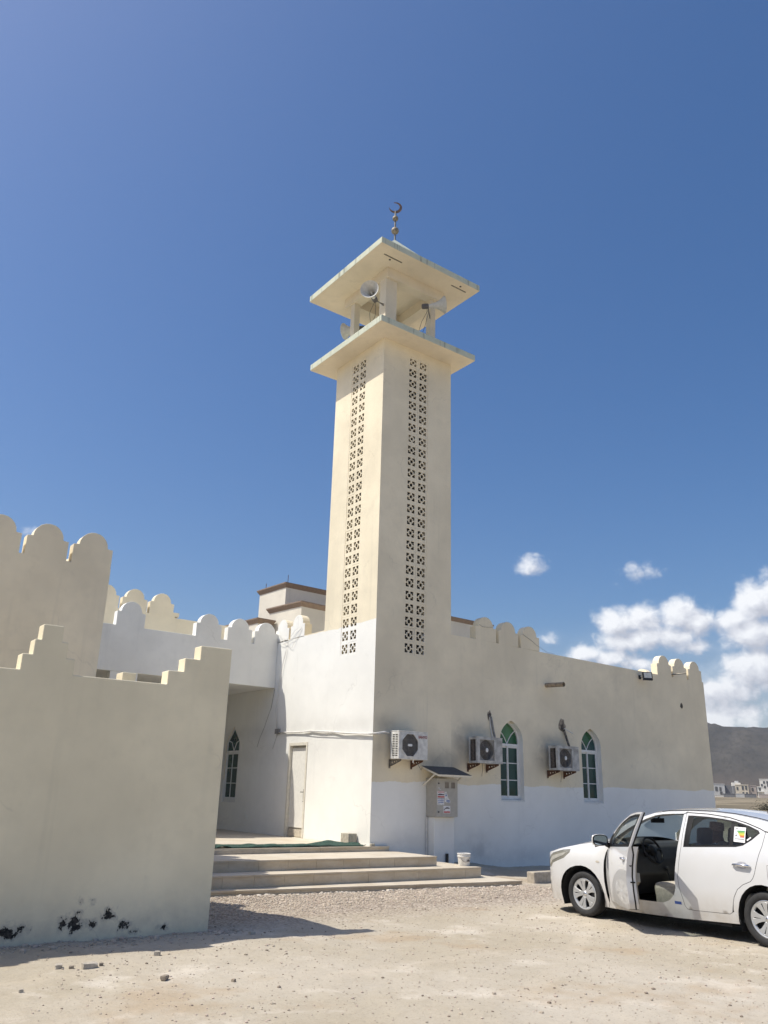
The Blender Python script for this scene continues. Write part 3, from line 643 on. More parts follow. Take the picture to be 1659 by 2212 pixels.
# ------------------------------------------------------------------ left wing and boundary wall
def wing():
    t=thing('mosque_wing','tall cream wing wall with big rounded merlons at the left, behind the stepped wall','building',(2,17,0))
    b=MB(); b.box(-6,4.78,15.20,15.43,-.3,5.50); b.build('front_wall',MAT['beige'],t,bevel=.008)
    b=MB(); b.box(4.55,4.78,15.43,24.0,-.3,5.50); b.build('side_wall',MAT['beige'],t)
    b=MB(); b.box(-6,4.55,23.77,24.0,-.3,5.5); b.build('back_wall',MAT['beige'],t)
    b=MB(); b.box(-6,4.55,15.43,23.77,4.8,4.95); b.build('roof_deck',MAT['beige'],t)
    mm=merlon_mesh(MAT['beige']); pos=[4.035-.003-.833*k for k in range(7)]
    place_merlons(mm,t,[(x,15.20,5.50,0) for x in pos]+[(4.78,15.47+.84*k,5.50,math.pi/2) for k in range(5)])
wing()
def boundary():
    t=thing('boundary_wall','cream boundary wall with stepped top in the left foreground, black peeling patches at its foot','wall',(2.5,9.85,0))
    def st(w0,mid,z=2.79,h=.175):       # stepped merlon profile, symmetric
        p=[(-w0,z-.02),(w0,z-.02),(w0,z+h),(w0-.10,z+h),(w0-.10,z+2*h),(w0-.17,z+2*h),(w0-.17,z+3*h+.01)]
        return p+[(-a,c) for a,c in p[:1:-1]]
    f=lambda u,v,w:(u,9.73+w,v)
    b=MB(); prof=[(-9,-.3),(4.78,-.3),(4.78,3.32),(4.345,3.315),(4.345,3.135),(4.145,3.135),(4.145,2.965),(3.94,2.96),(3.94,2.79),
      (2.80,2.785),(2.80,2.965),(2.70,2.965),(2.70,3.145),(2.625,3.145),(2.625,3.325),(2.395,3.325),(2.395,3.145),(2.325,3.145),(2.325,2.97),(2.215,2.97),(2.215,2.79),
      (1.05,2.78),(1.05,2.96),(.85,2.96),(.85,3.14),(.65,3.14),(.65,3.32),(.2,3.32),(.2,3.14),(.0,3.14),(0,2.96),(-.2,2.96),(-.2,2.78),(-9,2.76)]
    b.ext(prof,[],f,0,.21); b.build('front_wall',MAT['gate'],t,bevel=.012)
    b=MB(); b.ext([(9.945,-.3),(15.195,-.3),(15.195,2.80),(13.70,2.80),(13.70,2.965),(13.55,2.965),(13.55,3.145),(13.42,3.145),(13.42,3.325),(13.12,3.325),(13.12,3.145),(12.98,3.145),(12.98,2.965),(12.84,2.965),(12.84,2.80),(9.945,2.80)],[],lambda u,v,w:(w,u,v),4.55,4.775)
    b.build('return_wall',MAT['gate'],t,bevel=.012)
boundary()

# ------------------------------------------------------------------ stairs
def stairs():
    t=thing('staircase','broad cream stone steps leading up to the white porch','stairs',(9,14,0))
    def fy(a,b,x): return a[1]+(b[1]-a[1])*(x-a[0])/(b[0]-a[0])
    lv=[((4.78,13.74),(13.15,12.72),-.03,-.35,13.20),((4.78,13.80),(12.75,13.50),.175,-.03,12.75),((4.78,14.42),(11.94,13.97),.365,.175,11.94),((4.78,15.72),(11.83,15.47),.470,.365,11.83)]
    rr=random.Random(11)
    for i,(a,c,zt,zb,xr) in enumerate(lv):
        nxt=lv[i+1] if i<3 else None
        # core
        yb=15.56; b=MB(); q=[(a[0]+.005,a[1]+.028),(c[0]-.028,c[1]+.028),(c[0]-.028,yb),(a[0]+.005,yb)]
        b.ext(q,[],lambda u,v,w:(u,v,w),zb-.05 if i else zb,zt-.03)
        s=b.build('step',MAT['core'],t)
        ang=math.atan2(c[1]-a[1],c[0]-a[0]); Ln=math.hypot(c[0]-a[0],c[1]-a[1]); x=0; off=rr.uniform(0,.5); cuts=[0]
        p=.6-off if i else .5
        while p<Ln-.12: cuts.append(p); p+=.6
        cuts.append(Ln); M0=Matrix.Translation((a[0],a[1],0))@Matrix.Rotation(ang,4,'Z')
        for k in range(len(cuts)-1):
            u0,u1=cuts[k]+.002,cuts[k+1]-.002; j=rr.uniform(-.0025,.0025)
            def fr(u,v,w,zb=zb,zt=zt): return M0@Vector((u,v,w))
            b=MB(); P=[M0@Vector(q_) for q_ in ((u0,.004+j,zb if i else -.3),(u1,.004+j,zb if i else -.3),(u1,.024,zb if i else -.3),(u0,.024,zb if i else -.3),(u0,.004+j,zt-.034),(u1,.004+j,zt-.034),(u1,.024,zt-.034),(u0,.024,zt-.034))]
            b.add(P,[(0,3,2,1),(4,5,6,7),(0,1,5,4),(1,2,6,5),(2,3,7,6),(3,0,4,7)]); b.build('riser_tile',MAT['stone'],s)
            # tread slab: runs back to the next riser (or to the wall beyond its end)
            x0=(M0@Vector((u0,0,0))).x; x1=(M0@Vector((u1,0,0))).x
            def back(xx):
                if nxt and xx<nxt[4]+.001: return fy(nxt[0],nxt[1],xx)+.02
                return 15.56 if nxt else (15.565 if xx>11.36 else 20.2)
            if nxt and x0<nxt[4]<x1: segs=[(x0,nxt[4]),(nxt[4]+.001,x1)]
            elif not nxt and x0<11.36<x1: segs=[(x0,11.36),(11.361,x1)]
            else: segs=[(x0,x1)]
            for (sa,sb) in segs:
                y0a,y0b=fy(a,c,sa)-.012,fy(a,c,sb)-.012; ya,yb2=back(sa),back(sb)
                if not nxt and ya>16: 
                    rows=[(0,.6)]+[(.6*r_,.6*r_+.6) for r_ in range(1,8)]
                else: rows=[(0,99)]
                for r0,r1 in rows:
                    A=[(sa,y0a+r0),(sb,y0b+r0),(sb,min(yb2,y0b+r1)-.004),(sa,min(ya,y0a+r1)-.004)]; zj=rr.uniform(-.001,.001)
                    b=MB(); b.add([(p_[0],p_[1],zt-.03+zj) for p_ in A]+[(p_[0],p_[1],zt+zj) for p_ in A],[(0,3,2,1),(4,5,6,7),(0,1,5,4),(1,2,6,5),(2,3,7,6),(3,0,4,7)])
                    b.build('tread_slab',MAT['stone'],s)
        if i:   # right-hand end face
            y=c[1]+.004
            while y<15.5:
                y1=min(y+.6,15.56); b=MB(); b.box(c[0]-.024,c[0]-.004,y+.004,y1-.004,zb,zt-.034); b.build('riser_tile',MAT['stone'],s); y+=.6
    b=MB(); b.box(4.79,11.36,15.57,24.2,-.2,.438); b.build('porch_base',MAT['core'],t)
    b=MB(); 
    y=20.21
    while y<23.9:
        x=4.8
        while x<11.3:
            bb=MB(); bb.box(x,min(x+.596,11.36),y,y+.596,.44,.47); bb.build('floor_tile',MAT['stone'],t); x+=.6
        y+=.6
stairs()
def turf_mat():
    b=MB(); rr=random.Random(5); xs=np.linspace(6.6,11.25,94); ys=np.linspace(0,1,9)
    def fn(x,t):
        yf=15.72+(15.50-15.72)*(x-4.78)/7.05+.03+.02*mnoise.noise(Vector((x*2,0,0))); yb=yf+.42+.18*mnoise.noise(Vector((x*.9,3,0))); y=yf+(yb-yf)*t
        z=.474+.014+.022*t+.055*max(0,mnoise.noise(Vector((x*2.6,t*2.,1))))+.07*max(0,mnoise.noise(Vector((x*.9,t,7))))*t
        return (x,y,z)
    b.grid(fn,xs,ys); o=b.build('turf_mat',MAT['mat'],smooth=180)
    s=o.modifiers.new('s','SOLIDIFY'); s.thickness=.01; s.offset=-1
    tag(o,'rumpled strip of green plastic turf along the top landing edge','mat')
turf_mat()

# ------------------------------------------------------------------ wall equipment
def text_mesh(txt,size,mat,name,parent,loc,rot,bold=True):
    cu=bpy.data.curves.new(name,'FONT'); cu.body=txt; cu.size=size; cu.extrude=.0012; cu.offset=.006*size/.1 if bold else 0; cu.align_x='CENTER'; cu.align_y='CENTER'
    o=bpy.data.objects.new('tmp',cu); COL.objects.link(o); bpy.context.view_layer.update()
    me=bpy.data.meshes.new_from_object(o.evaluated_get(bpy.context.evaluated_depsgraph_get())); bpy.data.objects.remove(o)
    me.name=name; me.materials.clear(); me.materials.append(mat); q=bpy.data.objects.new(name,me); COL.objects.link(q); q.parent=parent; q.location=loc; q.rotation_euler=rot; return q
def bracket(parent,x,y0,y1,z,mat):
    # triangular pierced cantilever: plate in the y-z plane, seen from its side
    b=MB(); L=y0-y1; q=[(0,0),(L,0),(L,-.03),(.03,-.155),(0,-.155)]
    holes=[]
    for k,(u,v,r) in enumerate(((.10,-.060,.022),(.19,-.048,.019),(.27,-.036,.015))):
        holes.append([(u+r*math.cos(2*math.pi*i/9),v+r*math.sin(2*math.pi*i/9)) for i in range(9)])
    b.ext(q,holes,lambda u,v,w:(x+w,y0-u,z+v),-.004,.004)
    b.box(x-.02,x+.02,y1,y0,z,z+.006); b.box(x-.022,x+.022,y0-.012,y0,z-.19,z); b.build('bracket',mat,parent,local=True)
def ac_unit(kind,label,loc,yaw=0):
    t=thing('air_conditioner',label,'air conditioner',loc,'outdoor units on the shaded wall'); t.rotation_euler=(0,0,yaw)
    body=MAT['ac_white'] if kind=='slotted' else MAT['ac_grey']
    X0,X1,Y0,Y1,H=-.425,.425,-.47,-.15,.605
    b=MB(); cxm=-.10 if kind=='slotted' else -.105; r=.245 if kind=='slotted' else .235; zc=.31
    n=8 if kind=='slotted' else 4
    if kind=='slotted':
        op=[(cxm+r*1.03*math.cos(2*math.pi*(k+.5)/8),zc+r*1.08*math.sin(2*math.pi*(k+.5)/8)) for k in range(8)]
    else: op=[(cxm-.25,zc-.245),(cxm+.25,zc-.245),(cxm+.25,zc+.245),(cxm-.25,zc+.245)]
    b.ext([(X0,0),(X1,0),(X1,H),(X0,H)],[op],lambda u,v,w:(u,w,v),Y0,Y0+.025)
    sl=[]
    if kind=='slotted':
        for k in range(13):
            for (a,c) in ((-.42,-.33),(-.31,-.22)): 
                z=.06+k*.038; sl.append([(a,z),(c,z),(c,z+.021),(a,z+.021)])
    else: sl=[[(-.40,.05),(-.20,.05),(-.20,H-.05),(-.40,H-.05)]]
    b.ext([(Y0+.025,0),(Y1,0),(Y1,H),(Y0+.025,H)],sl,lambda u,v,w:(w,u,v),X0,X0+.02)
    b.box(X1-.02,X1,Y0+.025,Y1,0,H); b.box(X0+.02,X1-.02,Y0+.025,Y1,H-.02,H); b.box(X0+.02,X1-.02,Y0+.025,Y1,0,.02); b.box(X0-.006,X1+.006,Y0-.006,Y1+.006,H,H+.018)
    b.build('casing',body,t,local=True,bevel=.006)
    b=MB(); b.box(X0+.035,X1-.03,Y0+.16,Y1-.01,.03,H-.03); b.build('coil',MAT['ac_dark'],t,local=True)
    if kind!='slotted':
        b=MB(); cc=[(cxm+.235*math.cos(2*math.pi*k/32),zc+.235*math.sin(2*math.pi*k/32)) for k in range(32)]; b.ext(inset(op,-.01),[cc],lambda u,v,w:(u,w,v),Y0+.026,Y0+.03); b.build('fan_surround',flat('fan_surround',(.27,.26,.24),.6),t,local=True)
    M1=Matrix.Translation((cxm,Y0+.05,zc))@Matrix.Rotation(R(90),4,'X')
    b=MB()
    if kind=='slotted':
        for k in range(-11,12):
            x=k*.0205; hh=math.sqrt(max(0,(r*.98)**2-x*x)); b.box(cxm+x-.0028,cxm+x+.0028,Y0+.006,Y0+.012,zc-hh,zc+hh)
        for k in (-1,0,1): b.box(cxm-r*.95,cxm+r*.95,Y0+.012,Y0+.016,zc+k*.12-.003,zc+k*.12+.003)
    else:
        for k in range(3,16): 
            rr=.015*k; b.tube([(cxm+rr*math.cos(a),Y0+.012,zc+rr*math.sin(a)) for a in np.linspace(0,2*math.pi,29)],.0022,4,False)
        for k in range(8):
            a=math.pi*k/8*2; b.tube([(cxm,Y0+.012,zc),(cxm+.232*math.cos(a),Y0+.012,zc+.232*math.sin(a))],.003,4)
    g=b.build('fan_grille',MAT['ac_mid'],t,local=True); g['kind']='stuff'
    b=MB(); b.lathe([(.235,-.02),(.24,.06)],M1@Matrix.Rotation(math.pi,4,'X'),32); b.build('fan_shroud',MAT['ac_mid'],t,local=True)
    b=MB()
    for k in range(4):
        a0=k*math.pi/2
        b.grid(lambda u,v,a0=a0:(cxm+u*math.cos(a0+v),Y0+.075+.05*v,zc+u*math.sin(a0+v)),np.linspace(.05,.215,5),np.linspace(0,1.0,6))
    b.build('fan',MAT['ac_dark'],t,local=True,smooth=180)
    b=MB()
    if kind=='slotted':
        w,h=.062,.026; b.ext([(cxm-w,zc-h*.5),(cxm-w*.85,zc-h),(cxm+w*.85,zc-h),(cxm+w,zc-h*.5),(cxm+w,zc+h*.5),(cxm+w*.85,zc+h),(cxm-w*.85,zc+h),(cxm-w,zc+h*.5)],[],lambda u,v,wq:(u,wq,v),Y0-.006,Y0+.01)
    else: b.lathe([(0.0,-.012),(.034,-.01),(.04,.0),(.04,.01)],Matrix.Translation((cxm,Y0,zc))@Matrix.Rotation(R(-90),4,'X')@Matrix.Diagonal((1,1.35,1,1)),18)
    b.build('fan_badge',MAT['frame'],t,local=True,smooth=40)
    if kind=='slotted':
        text_mesh('SANYO',.078,flat('faded_red_lettering',(.33,.16,.15),.8),'brand_lettering',t,(.275,Y0-.002,.50),(R(90),0,0))
        b=MB(); o=[(cxm+r*1.13*math.cos(2*math.pi*(k+.5)/8),zc+r*1.17*math.sin(2*math.pi*(k+.5)/8)) for k in range(8)]; b.ext(o,[inset(o,.025)],lambda u,v,w:(u,w,v),Y0-.012,Y0+.001); b.build('grille_rim',MAT['ac_white'],t,local=True,bevel=.004)
        b=MB(); b.tube([(.05,-.40,0),(.05,-.40,-.05)],.018,8); b.tube([(.055,-.40,-.05),(.03,-.42,-.06)],.016,8); b.build('drain_elbow',MAT['frame'],t,local=True)
    else:
        b=MB(); o=[(cxm-.265,zc-.26),(cxm+.265,zc-.26),(cxm+.265,zc+.26),(cxm-.265,zc+.26)]; b.ext(o,[inset(o,.018)],lambda u,v,w:(u,w,v),Y0-.008,Y0+.001); b.build('grille_rim',MAT['ac_grey'],t,local=True,bevel=.003)
        b=MB()
        for k in range(5): b.box(.235,.395,Y0-.003,Y0+.001,.485+k*.016,.492+k*.016)
        b.build('louvre_patch',MAT['ac_mid'],t,local=True)
    mt=MAT['rust'] if kind!='slotted' else MAT['steel']
    bracket(t,-.33,-.01,-.44,-.012,mt); bracket(t,.31,-.01,-.44,-.012,MAT['rust'])
    b=MB(); b.tube([(.28,-.25,-.06),(.31,-.3,-.14),(.36,-.32,-.22),(.40,-.3,-.18),(.42,-.28,-.15)] if kind=='slotted' else [(-.02,-.2,0),(-.03,-.22,-.15),(-.04,-.2,-.30)],.006,6); b.build('loose_wire',MAT['steel'],t,local=True)
    return t
a1=ac_unit('slotted','white outdoor air conditioner with slotted lit side, nearest the minaret corner',(12.185,15.57,2.325))
a2=ac_unit('round','sooty air conditioner overlapping the window with the bright green fanlight',(14.62,15.57,2.335))
a3=ac_unit('round','sooty air conditioner overlapping the window nearer the far corner',(17.50,15.57,2.27))
for o in a2.children:
    pass

def cabinet():
    t=thing('meter_cabinet','grey electricity meter cabinet with flyers under a small dark hood, on a white plinth','cabinet',(13.3,15.4,0))
    x0,x1,y0,y1,z0,z1=12.97,13.63,15.20,15.575,1.09,1.94
    b=MB(); b.box(x0,x1,y0+.02,y1,z0,z1); b.build('case',MAT['cab'],t,bevel=.006)
    d=MB(); wins=[[(x0+.25,z1-.22),(x0+.385,z1-.22),(x0+.385,z1-.075),(x0+.25,z1-.075)],[(x0+.445,z1-.22),(x0+.575,z1-.22),(x0+.575,z1-.075),(x0+.445,z1-.075)]]
    d.ext([(x0+.006,z0+.006),(x1-.006,z0+.006),(x1-.006,z1-.006),(x0+.006,z1-.006)],wins,lambda u,v,w:(u,w,v),y0,y0+.016); dd=d.build('cabinet_door',MAT['cab'],t)
    for q in wins:
        b=MB(); b.ext(q,[],lambda u,v,w:(u,w,v),y0+.008,y0+.014); b.build('meter_window',glass('meter_glass',(.16,.14,.12),.15),dd)
        b=MB(); b.ext(inset(q,-.012),[inset(q,.006)],lambda u,v,w:(u,w,v),y0-.005,y0+.004); b.build('window_trim',MAT['cab'],dd,bevel=.003)
    for z in (z0+.11,z1-.11):
        b=MB(); b.lathe([(.0,0),(.018,0),(.018,.012),(0,.014)],Matrix.Translation((x0+.065,y0,z))@Matrix.Rotation(R(90),4,'X'),12); b.build('lock',MAT['black'],dd)
    def flyer(u0,v0,u1,v1,rows,torn=None):
        P=[(x0+u0,z0+v0),(x0+u1,z0+v0),(x0+u1,z0+v1),(x0+u0,z0+v1)] if not torn else [(x0+a,z0+c) for a,c in torn]
        b=MB(); b.ext(P,[],lambda u,v,w:(u,w,v),y0-.003,y0); s=b.build('flyer',MAT['paper'],dd)
        ma=MB(); mats=[MAT['red'],MAT['blue'],MAT['ink']]
        rr=random.Random(int(u0*1000))
        for (mi,a,c,e,f) in rows:
            ma.mi=mi; n=max(1,int((e-a)/.016)); st=(e-a)/n
            for k in range(n): ma.box(x0+a+k*st+.0015,x0+a+(k+1)*st-.001,y0-.0045,y0-.0028,z0+c+rr.uniform(0,.004),z0+f-rr.uniform(0,.004))
        ma.build('flyer',mats,dd)['kind']='stuff'
    flyer(.025,.42,.245,.57,[(0,.03,.555,.24,.568),(0,.04,.53,.235,.545),(2,.04,.475,.235,.505),(2,.08,.50,.16,.515),(0,.035,.425,.24,.462)])
    flyer(.03,.265,.235,.405,[(1,.04,.385,.22,.40),(1,.04,.35,.225,.37),(1,.05,.31,.215,.335),(2,.04,.278,.12,.292),(2,.165,.275,.215,.285)])
    flyer(.255,.31,.42,.56,[(1,.27,.455,.32,.50),(2,.275,.515,.31,.528),(1,.30,.335,.41,.375),(2,.27,.39,.34,.40),(1,.34,.315,.41,.33)],torn=[(.255,.33),(.42,.31),(.425,.36),(.36,.42),(.33,.50),(.30,.56),(.258,.55)])
    flyer(.215,.085,.425,.245,[(2,.25,.18,.40,.205),(2,.29,.205,.37,.222),(0,.225,.092,.415,.13),(2,.225,.15,.26,.175)])
    flyer(.06,.60,.15,.66,[(1,.065,.62,.12,.63)],torn=[(.06,.635),(.085,.61),(.14,.60),(.145,.607),(.09,.62),(.075,.655)])
    # plinth and cable duct
    b=MB(); b.box(13.0,13.62,15.31,15.575,-.1,1.086); b.build('plinth',MAT['white'],t,bevel=.01)
    b=MB(); b.tube([(12.965,15.545,1.08),(12.965,15.545,.15)],.018,8); b.build('cable_duct',MAT['conduit'],t)
    b=MB(); b.tube([(13.36,15.27,.30),(13.36,15.27,.10)],.035,10); b.build('pipe_stub',MAT['black'],t)
    # hood
    b=MB(); mt=Matrix.Translation((13.32,15.24,2.115))@Matrix.Rotation(R(17),4,'X'); b.obox(mt,1.02,.66,.012); b.build('hood_roof',MAT['roofdark'],t)
    b=MB(); b.obox(mt@Matrix.Translation((0,-.325,-.02)),1.02,.012,.045); b.obox(mt@Matrix.Translation((-.506,0,-.022)),.012,.66,.04); b.obox(mt@Matrix.Translation((.506,0,-.022)),.012,.66,.04); b.obox(mt@Matrix.Translation((0,0,-.014)),1.0,.64,.008); b.build('hood_rim',MAT['cream_metal'],t)
    for x in (12.87,13.77):
        b=MB(); b.tube([(x,15.56,1.78),(x,15.12,2.04)],.018,6); b.build('hood_strut',MAT['cream_metal'],t)
cabinet()

def small_things():
    # floodlight under the end merlons
    t=thing('floodlight','square black floodlight below the parapet near the far corner','floodlight',(21.55,15.45,5.2))
    mt=Matrix.Translation((21.55,15.32,5.175))@Matrix.Rotation(R(-28),4,'Z')@Matrix.Rotation(R(-6),4,'X')
    b=MB(); b.obox(mt,.31,.06,.25); b.build('housing',MAT['black'],t,bevel=.008)
    b=MB(); b.obox(mt@Matrix.Translation((0,-.032,.02)),.245,.006,.16); b.build('lens',MAT['spot'],t)
    b=MB(); b.tube([(21.50,15.575,5.17),(21.53,15.36,5.17)],.018,6); b.obox(Matrix.Translation((21.50,15.56,5.16)),.10,.02,.12); b.build('arm',MAT['black'],t)
    # junction box, conduit
    t=thing('wall_conduit','sagging white conduit running from a dark box round the corner to the first air conditioner','conduit',(11.35,18,3))
    b=MB(); b.box(11.31,11.372,19.82,20.03,3.02,3.15); b.build('junction_box',MAT['ac_mid'],t)
    b=MB(); b.tube([(11.325,19.80,3.05),(11.335,19.2,3.03),(11.325,18.64,3.02),(11.335,18.2,3.03),(11.325,17.75,3.0),(11.335,17.2,2.97),(11.32,16.73,2.92),(11.335,16.13,2.885),(11.325,15.75,2.87),(11.32,15.55,2.865),(11.42,15.47,2.88),(11.6,15.45,2.915),(11.77,15.45,2.90)],.017,8); b.build('conduit',MAT['conduit'],t,smooth=180)
    b=MB(); b.tube([(11.33,19.0,3.03),(11.3,18.0,2.995),(11.3,17.0,2.94),(11.31,15.6,2.845),(11.44,15.44,2.86),(11.7,15.46,2.88)],.009,6); b.build('second_wire',MAT['wire'],t,smooth=180)
    b=MB(); b.tube([(11.355,19.95,3.02),(11.36,20.05,2.85),(11.355,20.16,2.63)],.006,5); b.build('tail_wire',MAT['wire'],t)
    # bundle of slack wires by the side-wall merlons
    t=thing('slack_wires','tangle of thin slack wires hanging between the merlons beside the porch corner','wire',(11.35,19.6,5.5))
    for pts in ([(20.27,5.81),(20.05,5.66),(19.74,5.54),(19.70,5.55)],[(20.26,5.66),(20.18,5.59),(19.98,5.60),(19.83,5.46),(19.71,5.47),(19.55,5.33),(19.43,5.29),(19.3,5.45),(18.99,5.78)],
                [(20.27,5.62),(20.1,5.47),(19.95,5.43),(19.68,5.46),(19.55,5.53),(19.3,5.53),(19.12,5.70),(18.99,5.82)],[(19.03,5.83),(19.3,5.76),(19.53,5.6),(19.75,5.57),(19.96,5.63)],[(19.70,5.52),(19.74,5.2),(19.84,4.9),(19.95,4.4),(20.05,3.8),(19.97,3.15)],[(19.68,5.47),(19.78,5.15),(19.92,4.75),(20.06,4.1),(20.10,3.6),(19.99,3.15)]):
        b=MB(); n=len(pts); b.tube([(11.345-.02*math.sin(math.pi*k/(n-1)),y,z) for k,(y,z) in enumerate(pts)],.0045,6); b.build('wire',MAT['conduit'],t,smooth=180)
    t2=MB(); t2.tube([(11.36,20.28,4.24),(11.36,20.40,3.75),(11.362,20.56,3.50),(11.362,20.72,3.22),(11.362,20.93,2.95),(11.362,21.06,2.70)],.005,6); o=t2.build('hanging_wire',flat('greyish_cable',(.28,.26,.23),.8),smooth=180); tag(o,'dark wire running slantwise down the shaded porch wall','wire')
    o=MB(); o.tube([(14.74,15.565,5.87),(14.86,15.56,5.82),(15.05,15.56,5.835),(15.27,15.565,5.86)],.0035,6); o=o.build('parapet_wire',MAT['steel'],smooth=180); tag(o,'short wire looped across the first merlon right of the minaret','wire')
    o=MB(); o.tube([(16.38,15.565,5.82),(16.69,15.56,5.70),(16.95,15.56,5.57),(17.08,15.56,5.53),(17.35,15.57,5.435),(17.5,15.6,5.44),(17.7,15.62,5.44)],.0042,6); o=o.build('parapet_wire',MAT['steel'],smooth=180); tag(o,'wire sloping down from the third merlon right of the minaret','wire')
    # bucket
    t=thing('bucket','white plastic paint bucket standing at the right end of the steps','bucket',(12.60,13.86,.176))
    b=MB(); b.lathe([(.0,0),(.112,0),(.118,.012),(.132,.17),(.134,.175),(.146,.176),(.147,.192),(.136,.194),(.137,.225),(.146,.226),(.147,.243),(.139,.246),(.133,.24),(.128,.17),(.112,.02),(.0,.02)],Matrix(),28); b.build('pail',MAT['bucket'],t,local=True,smooth=35)
    b=MB(); b.tube([(.142*math.cos(a),.142*math.sin(a),.18-.10*math.sin((a-R(190))/R(100)*math.pi)) for a in np.linspace(R(190),R(290),14)],.004,6); b.build('handle',MAT['steel'],t,local=True)
    b=MB()
    for k in range(5): a=R(262+k*6.5); b.box(.131*math.cos(a)-.005,.131*math.cos(a)+.004,.131*math.sin(a)-.003,.131*math.sin(a)+.002,.085+.008*(k%2),.125-.007*((k+1)%2))
    b.build('print',MAT['ink'],t,local=True)['kind']='stuff'
    # cement blocks
    t=thing('cement_block','grey cement block on the landing against the sunlit wall','block',(11.24,16.2,.47))
    b=MB(); b.box(11.12,11.345,16.04,16.36,.474,.705); b.build('block_body',MAT['cement'],t,bevel=.012)
    b=MB(); b.box(11.36,11.46,15.50,15.565,.474,.53); o=b.build('block_fragment',MAT['cement'],bevel=.01); tag(o,'small broken cement fragment at the minaret corner on the landing','fragment')
    t=thing('kerb_block','pale weathered concrete kerb block lying in front of the car bumper','block',(14,12.9,-.1))
    z=gz(14,12.9); b=MB(); b.box(13.60,14.55,12.80,13.02,z-.05,z+.225); b.build('kerb_body',flat('pale_concrete',(.44,.385,.31),.95,var=.12,scale=10,bump=.5),t,bevel=.02)
small_things()

# ------------------------------------------------------------------ house behind and far town
def house_behind():
    t=thing('house','cream house with brown cornices rising behind the minaret','house',(18,29,0))
    def blk(x,y,lx,ly,z1,rot,z0=0,name='wall'):
        M0=Matrix.Translation((x,y,0))@Matrix.Rotation(R(rot),4,'Z')
        b=MB(); b.obox(M0@Matrix.Translation((lx/2,ly/2,(z0+z1-.18)/2)),lx,ly,z1-.18-z0); w=b.build(name,MAT['house'],t)
        b=MB(); o=.10; P=lambda u,v,z:M0@Vector((u,v,z))
        rings=[(0.0,z1-.19),(o*.35,z1-.15),(o*.6,z1-.10),(o,z1-.045),(o,z1)]
        vs=[];fs=[]
        for e,z in rings: vs+=[P(-e,-e,z),P(lx+e,-e,z),P(lx+e,ly+e,z),P(-e,ly+e,z)]
        for i in range(len(rings)-1): fs+=[(i*4+k,i*4+(k+1)%4,(i+1)*4+(k+1)%4,(i+1)*4+k) for k in range(4)]
        fs+=[(len(rings)*4-4,len(rings)*4-3,len(rings)*4-2,len(rings)*4-1),(3,2,1,0)]
        b.add(vs,fs); b.build('cornice',MAT['brown'],w)
        return w
    blk(15.32,27.0,11.5,1.95,9.22,2.5); blk(14.88,25.0,3.0,2.0,8.08,6); blk(13.95,26.5,.62,2.6,7.55,4)
    for x,y,z in ((15.5,27.2,9.6),(15.36,28.7,9.5)):
        b=MB(); b.tube([(x,y,9.2),(x,y,z)],.012,5); b.build('rebar',MAT['rust'],t)
house_behind()

